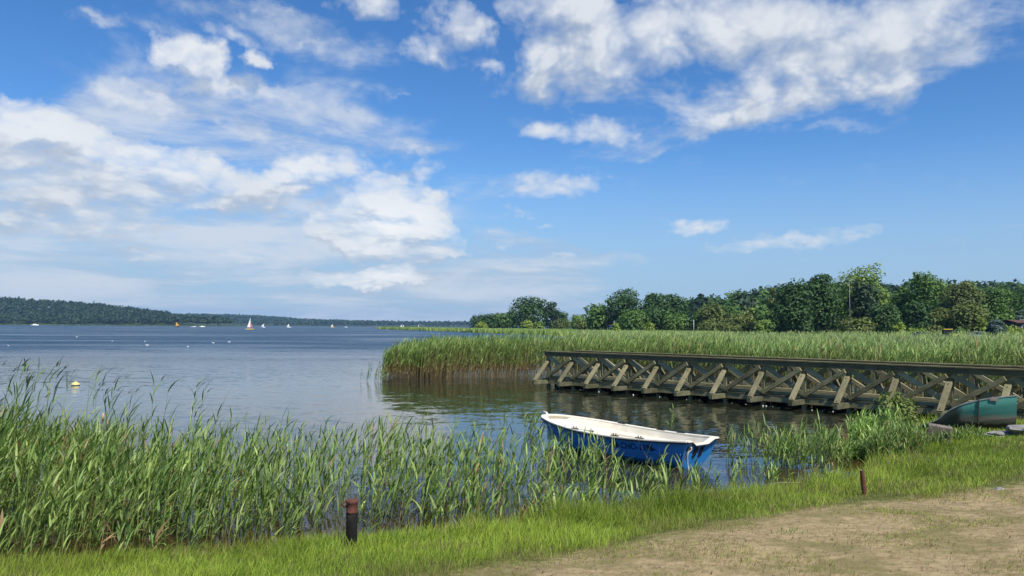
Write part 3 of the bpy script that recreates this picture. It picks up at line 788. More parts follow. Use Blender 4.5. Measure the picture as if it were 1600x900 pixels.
    # pale reeds along the shore of the far wood
build_forests()

# ------------------------------------------------------------------ reed beds and grass
BED = [(-6.9, 42), (-4.5, 41.7), (-1.5, 42.6), (2.2, 43.6), (5.5, 41.8), (8.5, 38.2), (12.0, 34.3), (15.6, 30.4), (18.8, 27.6), (26, 30), (60, 45), (105, 70), (135, 130), (120, 150), (84, 150), (60, 170), (40, 215), (22, 236), (14, 200), (11.5, 120), (6, 84), (0.5, 62), (-4, 51.5), (-6.4, 47)]

def build_reed_bed():
    r = np.random.default_rng(5)
    sp = Soup()
    front = np.array(BED[:9])
    # the front ranks show down to the water
    P = scatter(BED, 120000, r)
    d = np.full(len(P), 1e9)
    fr = np.array([BED[-2], BED[-1]] + BED[:9])
    for a, b in zip(fr, fr[1:]): d = np.minimum(d, seg_dist(P, a, b))
    F = P[(d < 5.0)]
    # ranks get looser at the very edge
    extra = []
    for a, b in zip(fr, fr[1:]):
        n = int(np.hypot(*(b - a)) * 110); t = r.uniform(0, 1, (n, 1)); nn = np.array([-(b - a)[1], (b - a)[0]]) / np.hypot(*(b - a))
        extra.append(a + (b - a) * t + nn * (np.abs(r.normal(0, 1.3, (n, 1))) - 0.25 + 0.5 * (vnoise(a + (b - a) * t, 1.1, 3)[:, None] - 0.5)))
    F = np.concatenate([F[:2500]] + extra)
    z = np.minimum(ground_z(F), 0.0) * 0 - 0.05
    h = np.interp(F[:, 0] / F[:, 1] * FPX + 800, [596, 640, 720, 800, 1000], [1.15, 1.40, 1.62, 1.72, 1.72]) + 0.42 * vnoise(F, 3.0, 4) + 0.3 * vnoise(F, 0.8, 6) + r.normal(0, 0.13, len(F))
    tint = 1.0
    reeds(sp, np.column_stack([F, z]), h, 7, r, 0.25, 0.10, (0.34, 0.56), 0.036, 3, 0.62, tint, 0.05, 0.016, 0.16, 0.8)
    # the field behind: only the leafy tops matter
    n = 60000
    u = r.uniform(0, 1, n)
    P = scatter(BED, n, r)
    dist = np.hypot(P[:, 0], P[:, 1])
    keep = r.uniform(0, 1, n) < np.clip(48 / dist, 0.18, 1.0) * 0.62
    P = P[keep]; dist = dist[keep]; n = len(P)
    sc = np.clip(dist / 55, 0.9, 2.6)
    zg = np.maximum(ground_z(P) * 0.6, 0.0)
    h = (np.interp(P[:, 0] / P[:, 1] * FPX + 800, [596, 640, 720, 800, 1000], [1.15, 1.40, 1.60, 1.66, 1.66]) + 0.40 * vnoise(P, 5.0, 9) + 0.34 * vnoise(P, 1.1, 8) - 0.06 + r.normal(0, 0.10, n)) * np.interp(dist, [60, 110], [1, .82])
    base = np.column_stack([P, zg + h * 0.42])
    g = np.clip(vnoise(P, 6.0, 12)[:, None] * 0.6 + r.uniform(0, 0.5, (n, 1)), 0, 1)
    col = (GREEN_A * (1 - g) + GREEN_B * g) * r.uniform(0.8, 1.15, (n, 1)) + np.array([0.055, 0.045, 0.028]) * np.clip((dist[:, None] - 45) / 60, 0, 1)
    wind = 0.25
    for k in range(6):
        s = r.uniform(0.0, 1.0, n)
        b = base + np.column_stack([r.normal(0, 0.10, n) * sc, r.normal(0, 0.10, n) * sc, s * h * 0.5])
        a = wind + np.where(r.uniform(0, 1, n) < 0.5, 1, -1) * r.uniform(0.1, 1.5, n)
        c = col * r.uniform(0.75, 1.3, (n, 1))
        blades(b, a, r.uniform(0.32, 0.55, n) * np.sqrt(sc), 0.036 * sc * r.uniform(0.7, 1.2, n), r.uniform(0.1, 0.6, n), r.uniform(0.3, 1.2, n), 2, c * 0.95, c * 1.05, sp, r.normal(0, 0.6, n))
    n = 5200; P = scatter(BED, n * 3, r); dist = np.hypot(P[:, 0], P[:, 1]); P = P[r.uniform(0, 1, len(P)) < np.clip(50 / dist, .1, 1)][:n]; n = len(P); dist = np.hypot(P[:, 0], P[:, 1])
    hh = (np.interp(P[:, 0] / P[:, 1] * FPX + 800, [596, 640, 720, 800, 1000], [1.3, 1.6, 1.85, 1.95, 1.95]) + 0.30 * vnoise(P, 5.0, 9) + r.uniform(-.1, .28, n)) * np.interp(dist, [60, 110], [1, .82])
    c = np.array([[0.26, 0.22, 0.12]]) * r.uniform(.6, 1.2, (n, 1))
    blades(np.column_stack([P, np.maximum(ground_z(P) * .6, 0) + hh * .72]), 0.2 + r.normal(0, .5, n), hh * .30, 0.030 * np.clip(dist / 50, .8, 2) , r.uniform(.1, .4, n), r.uniform(.2, 1.0, n), 3, c * .7, c, sp)
    o = sp.build("reed_bed", M["reed"])
    tag(o, "broad bed of tall green reeds with brown stalks behind the wooden jetty", "reeds", kind="stuff")

    # thin reed belt running out along the far shore
    sp = Soup()
    belt = [(22, 236), (15, 238), (-28, 388), (-112, 655), (-104, 690), (-20, 440), (45, 300), (60, 220), (42, 205)]
    P = scatter(belt, 16000, r); n = len(P); dist = np.hypot(P[:, 0], P[:, 1]); sc = dist / 55
    g = np.clip(vnoise(P, 20.0, 2)[:, None] * 0.5 + r.uniform(0, 0.5, (n, 1)), 0, 1)
    col = (GREEN_A * (1 - g) + GREEN_B * g) * 1.1 + np.array([0.05, 0.045, 0.012])
    base = np.column_stack([P, np.zeros(n)])
    for f in (0.0, 1.57):
        blades(base, r.uniform(0, 6.28, n), 1.55 + 0.4 * vnoise(P, 15, 3) + r.normal(0, 0.1, n), 0.10 * sc, r.uniform(0, .15, n), r.uniform(0, .4, n), 2, col, col, sp, np.full(n, f), 0.4)
    # pale strip below the headland wood
    n = 5000; t = r.uniform(0, 1, n); X = -1500 + t * 960; Y = np.interp(X, [-1500, -900, -590, -545], [1330, 1400, 1420, 1470]) - r.uniform(0, 14, n)
    c = np.tile(np.array([[0.10, 0.16, 0.05]]), (n, 1)) * r.uniform(.8, 1.2, (n, 1))
    blades(np.column_stack([X, Y, np.zeros(n)]), r.uniform(0, 6.28, n), r.uniform(1.6, 2.4, n), np.full(n, 3.0), r.uniform(0, .2, n), r.uniform(0, .4, n), 2, c, c, sp, None, 0.4)
    o = sp.build("reed_belt", M["reed"])
    tag(o, "thin light green belt of reeds along the shores across the water", "reeds", kind="stuff")
build_reed_bed()

FRONT = [(-13, 7.4), (-5.9, 8.7), (-4.4, 9.35), (-2.6, 9.9), (-1.4, 10.15), (0.1, 10.75), (1.9, 11.9), (3.3, 12.75), (4.0, 13.4), (3.1, 14.0), (2.2, 14.6), (1.0, 15.3), (0.0, 15.2), (-1.2, 15.0), (-2.8, 15.4), (-4.5, 15.2), (-7.5, 16.0), (-14, 15.0)]

def build_front_reeds():
    r = np.random.default_rng(11)
    sp = Soup()
    P = scatter(FRONT, 6400, r)
    px = 800 + FPX * P[:, 0] / P[:, 1]
    dens = 1.12 * np.interp(px, [-100, 0, 120, 200, 300, 380, 440, 520, 560, 640, 720, 800, 900, 960, 1060, 1140], [1, 1, .98, .92, .95, .88, .48, .32, .30, .55, .85, .9, .70, .55, .5, .35])
    back = np.interp(px, [0, 250, 420, 560, 700, 860, 1000], [15.5, 15.3, 14.6, 14.6, 14.6, 14.2, 13.6])
    dens = dens * np.clip(1.15 - (P[:, 1] - 9.5) / (back - 8.0), 0.05, 1) * (0.25 + 1.2 * vnoise(P, 0.8, 31)) * (0.22 + 0.78 * smooth01((-poly_sd(P, BANK) - 0.25) / 0.7))
    P = P[r.uniform(0, 1, len(P)) < dens * 1.05]
    px = 800 + FPX * P[:, 0] / P[:, 1]
    hm = np.interp(px, [-100, 0, 60, 130, 260, 420, 520, 640, 720, 800, 840, 880, 930, 1000, 1080, 1150], [1.50, 1.40, 1.26, 1.12, 1.08, 1.10, 1.10, 1.10, 1.06, 0.98, 0.90, 0.82, 0.74, 0.62, 0.52, 0.40])
    # fresh short shoots towards the bank and out in the water
    h = hm * (0.70 + 0.42 * vnoise(P, 1.1, 5)) * r.uniform(0.78, 1.12, len(P))
    base = np.column_stack([P, np.minimum(ground_z(P), 0.02) * 0 - 0.04])
    tall = h > 1.35
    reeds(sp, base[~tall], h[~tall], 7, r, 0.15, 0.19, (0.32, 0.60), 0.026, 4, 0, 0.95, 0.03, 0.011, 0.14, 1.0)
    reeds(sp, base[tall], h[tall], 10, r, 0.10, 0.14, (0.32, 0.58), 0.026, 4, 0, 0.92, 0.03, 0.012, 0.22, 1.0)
    pk = tall & (r.uniform(0, 1, len(P)) < np.where(px < 150, 0.5, 0.10))
    panicles(sp, base[pk], h[pk], r)
    # a few very tall stems at the picture's edge and along the top of the stand
    n = 46
    q = np.column_stack([np.interp(r.uniform(0, 1, n), [0, .6, 1], [-8.6, -7.2, -4.4]), r.uniform(10.6, 13.0, n), np.full(n, -0.04)])
    hh = np.interp(q[:, 0], [-8.6, -7.2, -4.4], [2.25, 2.0, 1.8]) * r.uniform(.92, 1.08, n)
    reeds(sp, q, hh, 9, r, 0.0, 0.08, (0.25, 0.42), 0.020, 4, 0, 0.9, 0.0, 0.010, 0.35, 0.7)
    panicles(sp, q, hh, r)
    # low leafy undergrowth, thickest where the reeds meet the bank
    Q = scatter(FRONT, 5200, r); sd = -poly_sd(Q, BANK); qx = 800 + FPX * Q[:, 0] / Q[:, 1]
    dn = np.exp(-np.maximum(sd, 0) / np.interp(qx, [0, 500, 700, 850, 1150], [1.6, .5, .9, .55, .5])) * np.interp(qx, [-50, 380, 450, 600, 680, 800, 1150], [.55, .5, .16, .14, .6, .75, .75]) * (0.3 + vnoise(Q, .6, 71))
    Q = Q[r.uniform(0, 1, len(Q)) < dn]
    reeds(sp, np.column_stack([Q, np.full(len(Q), -.03)]), r.uniform(.28, .62, len(Q)), 5, r, 0.1, 0.2, (0.35, 0.62), 0.030, 4, 0, 0.95, 0.05, 0.009, 0.05, 1.0)
    # dry fallen stalks leaning through the stand
    n = 300
    Q = scatter(FRONT, n, r); c = TAN * r.uniform(.5, 1.1, (n, 1))
    blades(np.column_stack([Q, np.full(n, -0.02)]), r.uniform(0, 6.28, n), r.uniform(0.5, 1.2, n), np.full(n, 0.012), r.uniform(.3, 1.2, n), r.uniform(0, .3, n), 3, c, c, sp)
    o = sp.build("front_reeds", M["reed"])
    tag(o, "stand of green reeds growing in the shallows along the near bank", "reeds", kind="stuff")

    # clumps one can point at
    def clump(name, label, ctr, rx, ry, n, h, seed, tint=1.0, nleaf=7, zb=None, leaf=(0.3, 0.5), group="reed clumps round the moored boat", lw=0.024, cat="reed clump"):
        rr = np.random.default_rng(seed); s = Soup()
        a = rr.uniform(0, 6.28, n); q = np.sqrt(rr.uniform(0, 1, n))
        L = np.column_stack([np.cos(a) * q * rx, np.sin(a) * q * ry])
        W = L + np.array(ctr)
        zz = np.maximum(ground_z(W), -0.05) if zb is None else np.full(n, zb)
        hh = h * rr.uniform(0.55, 1.1, n) * (1 - 0.35 * q)
        if n < 15:                                            # so few that each stem counts
            root = empty(name, (ctr[0], ctr[1], 0), 0, label, cat, group)
            for i in range(n):
                s1 = Soup(); reeds(s1, np.array([[L[i, 0], L[i, 1], zz[i]]]), hh[i:i + 1], nleaf, rr, 0.1, 0.16, leaf, lw, 4, 0, tint, 0.05, 0.010, 0.12, 1.0)
                s1.build("stem", M["reed"], root)
            return
        reeds(s, np.column_stack([L, zz]), hh, nleaf, rr, 0.1, 0.16, leaf, lw, 4, 0, tint, 0.05, 0.010, 0.12, 1.0)
        o = s.build(name, M["reed"]); o.location = (ctr[0], ctr[1], 0)
        tag(o, label, cat, group)
    p = water_hit(1190, 722); clump("reed_clump", "green reed clump in the water just astern of the blue boat", p[:2], 0.75, 0.5, 62, 1.0, 1, 1.0, 5, leaf=(.36, .62))
    p = water_hit(1262, 728); clump("reed_clump", "thick reed clump in the water between the boat and the red iron stubs", p[:2], 0.85, 0.5, 140, 1.05, 2, 1.0, 6, leaf=(.36, .62))
    p = water_hit(1180, 752); clump("reed_clump", "few short reed shoots in the water off the grassy bank", p[:2], 0.5, 0.3, 12, 0.55, 3, 1.15)
    p = water_hit(1250, 752); clump("reed_clump", "sparse shoots low in the water near the leaning iron stub", p[:2], 0.7, 0.3, 14, 0.45, 4, 1.05)
    p = ground_hit(1364, 702); clump("reed_clump", "tall light green reed tuft against the jetty bank", p[:2], 0.62, 0.5, 190, 1.08, 5, 1.5, 8)
    p = ground_hit(1392, 718); clump("reed_clump", "bluish reed clump on the bank in front of the olive shrub", p[:2], 0.62, 0.5, 170, 0.95, 6, 0.9)
    p = ground_hit(1340, 722); clump("reed_clump", "short grassy reed tuft hiding the feet of the red iron posts", p[:2], 0.60, 0.28, 230, 0.46, 15, 1.2, 5, leaf=(.2, .36))
    p = ground_hit(1490, 692); clump("reed_clump", "broad leaved low reeds before the green hull", p[:2], 0.75, 0.25, 90, 0.42, 7, 0.95, 5, leaf=(.22, .36))
    p = water_hit(828, 676); clump("reed_clump", "thin lone tuft of reeds in open water ahead of the boat bow", p[:2], 0.20, 0.15, 12, 1.0, 8, 1.0)
    p = water_hit(785, 652); clump("reed_clump", "two or three bare stems in open water beyond the front reeds", p[:2], 0.5, 0.2, 4, 0.7, 9, 1.0, 3)
    p = water_hit(1042, 672); clump("reed_clump", "couple of dry stems in the water between boat and jetty", p[:2], 0.30, 0.15, 5, 0.85, 10, 1.2, 3)
    p = water_hit(600, 596); clump("reed_clump", "small tuft standing off the tip of the big reed bed", (p[0] - .5, p[1]), 0.7, 0.4, 26, 1.25, 12, 1.0, 6)
build_front_reeds()

def build_grass():
    r = np.random.default_rng(3)
    sp = Soup()
    # candidate points over the visible bank
    n = 1400000
    ang = np.radians(r.uniform(-44, 47, n)); rad = np.sqrt(r.uniform(4.4 ** 2, 27 ** 2, n))
    keepd = r.uniform(0, 1, n) < np.clip(8.0 / rad, 0, 1) ** 1.4
    P = np.stack([np.sin(ang) * rad, np.cos(ang) * rad], -1)[keepd]
    s = poly_sd(P, BANK)
    ok = (s > -0.25) & (P[:, 1] < 30)
    P = P[ok]; s = s[ok]
    dirt = poly_sd(P, DIRT) + (vnoise(P, 0.9, 41) - 0.5) * 1.1 + (vnoise(P, 0.28, 42) - 0.5) * 0.4
    lush = smooth01((0.75 - dirt) / 1.7)
    dist = np.hypot(P[:, 0], P[:, 1])
    patch = vnoise(P, 0.7, 44)
    rightside = smooth01((P[:, 0] - 2.0) / 3.0)
    dens = lush * 0.95 + (1 - lush) * (0.06 + (0.28 + 0.28 * rightside) * smooth01((patch - 0.42) / 0.3))
    dens *= smooth01((s + 0.25) / 0.3)
    k = r.uniform(0, 1, len(P)) < dens
    P, s, lush, dist, patch, dirt = P[k], s[k], lush[k], dist[k], patch[k], dirt[k]
    n = len(P)
    edge = np.exp(-((s - 0.25) / 0.7) ** 2)                     # longer by the water
    tuft = smooth01((vnoise(P, 0.5, 47) - 0.5) / 0.3)
    edge = edge * np.interp(P[:, 0], [-2.5, 0.5], [0.25, 1.0])
    h = np.where(lush > 0.4, 0.08 + 0.13 * edge + 0.13 * tuft * edge + 0.05 * patch, 0.035 + 0.02 * patch) * r.uniform(0.4, 1.5, n) * (0.65 + 0.6 * vnoise(P, 0.45, 64))
    far = np.clip(dist / 9.0, 0.8, 2.6)
    g = np.clip(0.55 * vnoise(P, 1.6, 51) + r.uniform(0, 0.6, n), 0, 1)[:, None]
    base_c = np.array([0.18, 0.29, 0.030]) * (1 - g) + np.array([0.44, 0.54, 0.075]) * g
    dryg = np.array([0.30, 0.25, 0.11])
    base_c = base_c * (0.74 + 0.30 * smooth01((vnoise(P, 0.9, 61) - 0.25) / 0.4))[:, None]
    dry = (r.uniform(0, 1, n) < np.where(lush > 0.5, 0.07 + 0.30 * smooth01((vnoise(P, 0.6, 63) - 0.55) / 0.2), 0.60))[:, None]
    c = np.where(dry, dryg * r.uniform(0.7, 1.2, (n, 1)), base_c)
    base = np.column_stack([P, ground_z(P) - 0.01])
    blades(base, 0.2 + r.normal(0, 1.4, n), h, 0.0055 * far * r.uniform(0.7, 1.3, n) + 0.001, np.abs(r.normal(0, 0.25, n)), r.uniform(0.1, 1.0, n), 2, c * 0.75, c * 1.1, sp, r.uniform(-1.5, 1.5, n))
    # long tufts round the black pipe and along the edge
    def tuftat(px, py, n, rad, hh, col):
        p = ground_hit(px, py)
        q = np.column_stack([p[0] + r.normal(0, rad, n), p[1] + r.normal(0, rad, n)])
        cc = np.array(col) * r.uniform(.75, 1.25, (n, 1))
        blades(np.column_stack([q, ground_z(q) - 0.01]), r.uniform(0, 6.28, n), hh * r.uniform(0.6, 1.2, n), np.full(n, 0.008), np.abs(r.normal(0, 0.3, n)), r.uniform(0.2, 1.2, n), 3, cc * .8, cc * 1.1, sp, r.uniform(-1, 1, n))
    for px, py, m, rr, hh in ((604, 852, 200, .16, .22), (505, 858, 130, .14, .2), (640, 850, 120, .2, .18), (500, 866, 120, .2, .2), (980, 800, 200, .4, .26), (1060, 788, 260, .4, .27), (900, 815, 200, .35, .25), (1105, 775, 120, .25, .25),
                              (1440, 712, 160, .4, .2), (1370, 733, 200, .35, .2), (1500, 700, 160, .5, .16), (1240, 832, 50, .10, .07), (1150, 770, 100, .2, .22), (700, 845, 160, .3, .2), (800, 832, 160, .3, .22), (330, 872, 160, .4, .14), (1395, 735, 120, .2, .15)):
        tuftat(px, py, m, rr, hh, (0.12, 0.22, 0.025))
    o = sp.build("grass", M["grass"])
    tag(o, "bright green grass along the bank thinning out over the sandy ground", "grass", kind="stuff")
    # crumbs of soil and twigs on the bare ground
    sp = Soup(); n = 5200
    Q = scatter([(-1.8, 4.2), (12, 4.2), (16, 12.5), (6, 11.3), (0, 8)], n, r)
    dk = poly_sd(Q, DIRT) > -0.2; Q = Q[dk]; n = len(Q)
    c = np.where(r.uniform(0, 1, (n, 1)) < .6, np.array([[0.10, 0.07, 0.04]]), np.array([[0.34, 0.27, 0.17]])) * r.uniform(.6, 1.3, (n, 1))
    blades(np.column_stack([Q, ground_z(Q) + 0.004]), r.uniform(0, 6.28, n), r.uniform(0.015, 0.07, n), r.uniform(0.004, 0.014, n), r.uniform(1.25, 1.5, n), r.uniform(-.2, .2, n), 2, c, c, sp)
    n = 1500; Q = scatter([(-1.8, 4.2), (12, 4.2), (16, 12.5), (6, 11.3), (0, 8)], n * 2, r); Q = Q[poly_sd(Q, DIRT) > 0.1][:n]; n = len(Q)
    octa = np.array([(1, 0, 0), (0, 1, 0), (-1, 0, 0), (0, -1, 0), (0, 0, 1), (0, 0, -1)], float)
    sz = 0.004 + 0.012 * r.uniform(0, 1, n) ** 4
    V = octa[None] * (sz[:, None, None] * r.uniform(.6, 1.3, (n, 6, 1))) * np.array([1, 1, .6]) + np.column_stack([Q, ground_z(Q) + .002])[:, None]
    F = np.array([(0, 1, 4), (1, 2, 4), (2, 3, 4), (3, 0, 4), (1, 0, 5), (2, 1, 5), (3, 2, 5), (0, 3, 5)])
    pc = np.repeat((np.array([[0.30, 0.26, 0.20]]) * r.uniform(.5, 1.5, (n, 1)))[:, None], 6, 1).reshape(-1, 3)
    pm = np_mesh("pebbles", V, (F[None] + np.arange(n)[:, None, None] * 6).reshape(-1, 3), M["grass"], None, pc)
    tag(pm, "small pebbles scattered on the sandy ground", "pebbles", kind="stuff")
    o = sp.build("twigs_and_litter", M["grass"])
    tag(o, "bits of dry stalk and twig strewn over the sandy ground", "litter", kind="stuff")
build_grass()
# @@OBJECTS@@
# ------------------------------------------------------------------ the wooden jetty
def build_jetty():
    SP, W, NB = 1.5385, 1.9, 16
    root = empty("wooden_jetty", (1.703, 36.172, 0), math.atan2(-1.134, 1.040), "long weathered timber jetty with crossed brace railings reaching from the bank over the water", "jetty")
    X0, X1 = -0.25, SP * (NB - 1) + 0.6
    # deck: boards across, laid with gaps, in one mesh
    mb = MB(); rr = random.Random(4); x = X0
    while x < X1:
        mb.box((x, -0.14 + rr.uniform(-.012, .012), 0.36), (x + 0.138, W + 0.14, 0.405 + rr.uniform(0, .006))); x += 0.15
    mb.build("deck", M["timber_y"], root)
    for y in (-0.06, W * .5, W + 0.06):
        MB().box((X0, y - 0.07, 0.17), (X1, y + 0.07, 0.355)).build("stringer", M["timber"], root, bevel=.006)
    for y in (0.13, W - 0.13):
        MB().box((X0, y - 0.055, 0.415), (X1, y + 0.055, 0.52)).build("kerb_beam", M["timber_pale_x"], root, bevel=.008)
    for sgn, y in ((-1, 0.0), (1, W)):
        MB().box((X0 + .1, y + sgn * 0.105 - .03, 1.42), (X1, y + sgn * 0.105 + .03, 1.595)).build("handrail", M["rail_wood"], root, bevel=.006)
        MB().box((X0 + .05, y + sgn * 0.04 - .12, 1.598), (X1, y + sgn * 0.04 + .12, 1.645)).build("handrail_cap", M["rail_wood"], root, bevel=.006)
        # posts, rakers and crossed braces: built once, then copied along the jetty
        post = MB().box((-.075, y - .06, -0.15), (.075, y + .06, 1.60)).build("post", M["timber_z"], root, bevel=.006)
        ra = MB().beam((0, y + sgn * 0.92, 0.345), (0, y + sgn * 0.095, 1.17), 0.17, 0.085, (0, sgn * .7, .7))
        raker = ra.build("raking_brace", M["timber_pale"], root, bevel=.006)
        bolts = []
        for f in (.06, .90):
            bo = MB(); c = Vector((0, y + sgn * 0.92, 0.345)).lerp(Vector((0, y + sgn * 0.095, 1.17)), f)
            nrm = Vector((0, sgn * .707, .707)); c = c + nrm * 0.035
            bo.tube([c, c + nrm * 0.022], .016, 8)
            bolts.append(bo.build("bolt", M["black"], raker))
        u1 = MB().beam((0.05, y + sgn * 0.0, 1.39), (SP - .05, y + sgn * 0.0, 0.53), 0.135, 0.14, (0, 0, 1)).build("cross_brace", M["timber_pale_x"], root, bevel=.006)
        u2 = MB().beam((0.05, y + sgn * 0.125, 0.47), (SP - .05, y + sgn * 0.125, 1.36), 0.11, 0.14, (0, 0, 1)).build("cross_brace", M["timber"], root, bevel=.006)
        for i in range(1, NB):
            clone(post, root, (i * SP, 0, 0))
            r = clone(raker, root, (i * SP, 0, 0))
            for bolt in bolts: clone(bolt, r, (0, 0, 0))
            if i < NB - 1:
                clone(u1, root, (i * SP, 0, 0)); clone(u2, root, (i * SP, 0, 0))
    cb = MB().box((-.075, -1.0, 0.165), (.075, W + 1.0, 0.335)).build("cross_beam", M["timber_y"], root, bevel=.008)
    for i in range(1, NB): clone(cb, root, (i * SP, 0, 0))
    pile = MB().tube([(0.3, 0.25, -1.3), (0.3, 0.25, 0.168)], .13, 12).build("pile", M["pitch"], root, True)
    for i in range(0, NB):
        for yy in (0, W - .5):
            if i or yy: clone(pile, root, (i * SP, yy, 0))
    fl = MB()
    for i in range(NB - 3):
        fl.tube([(i * SP + .12, 0.55, 0.02), (i * SP + SP - .12, 0.55, 0.02)], .13, 10)
    fl.build("float", M["black"], root, True)
    return root
M["dark_chain"] = paint("dark_rusty_chain", (0.06, 0.035, 0.028), 0.8, 0.3)
M["grey_edge"] = paint("worn_grey_edge", (0.20, 0.21, 0.20), 0.8, 0.3)
M["timber_pale_x"] = wood("sunlit_tint_timber_along", (0.42, 0.365, 0.20), (0.22, 0.195, 0.10), 0, (0.14, 0.145, 0.06), 0.35)  # paler timber copy: sun on the falling braces and kerbs put into the colour
JET = build_jetty()
def jetty_pt(a, y, z=0):
    return np.array([1.703 + .676 * a + .737 * y, 36.172 - .737 * a + .676 * y, z])
_sp = Soup(); _r = np.random.default_rng(8)
for k in range(110):
    a = _r.choice(14) * 1.5385 + abs(_r.normal(0.35, .35)); c = jetty_pt(a, -0.10 + _r.normal(0, .12), 0.012)
    leaf_quads(_sp, np.array([c]), np.array([[0, -.3, 1.0]]), np.array([_r.uniform(.012, .04)]), np.array([[.7, .7, .66]]), _r)
o = _sp.build("foam_flecks", M["foam"]); tag(o, "white flecks of foam floating along the jetty's dark waterline", "foam", kind="stuff")

# ------------------------------------------------------------------ boats
def ip(t, tab):
    xs, ys = zip(*tab); return float(np.interp(t, xs, ys))

def smooth_tab(tab, n=41):
    """the table resampled through a smoothing cubic, for fair curves"""
    xs = np.array([p[0] for p in tab]); ys = np.array([p[1] for p in tab]); m = np.gradient(ys, xs)
    T = np.linspace(0, 1, n); out = []
    for t in T:
        i = min(max(np.searchsorted(xs, t) - 1, 0), len(xs) - 2); h = xs[i + 1] - xs[i]; u = (t - xs[i]) / h
        out.append((t, (2*u**3-3*u*u+1)*ys[i] + (u**3-2*u*u+u)*h*m[i] + (-2*u**3+3*u*u)*ys[i+1] + (u**3-u*u)*h*m[i+1]))
    return out

BL = 4.44
B_BEAM = smooth_tab([(0, .50), (.12, .615), (.25, .71), (.4, .785), (.55, .80), (.68, .755), (.78, .665), (.87, .52), (.93, .385), (.97, .245), (.99, .135), (1, .03)], 81)
B_SHEER = smooth_tab([(0, .555), (.2, .512), (.4, .50), (.6, .525), (.8, .58), (1, .65)])
QS = [0, .12, .25, .36, .42, .44, .56, .62, .64, .80, .92, 1.0]
GS = [0, .42, .68, .80, .845, .875, .905, .92, .945, .965, .985, 1.0]

def hull_pt(t, q, side, inset=0.0, zk=-.11):
    zs = ip(t, B_SHEER); b = max(ip(t, B_BEAM) - inset, .004)
    k = zk + max(0, (t - .80) / .2) ** 2 * .10
    z = k + (zs - k) * q
    g = ip(q, list(zip(QS, GS))) ** (1 + 1.1 * t ** 5)
    f = max(0.0, 1 - z / .6)
    a = BL * t + .25 * max(0, (1 - z / .555)) * (1 - t) ** 4 - .72 * f ** 1.25 * t ** 7
    return Vector((a - inset * (1 if t > .9 else 0), side * b * g, z))

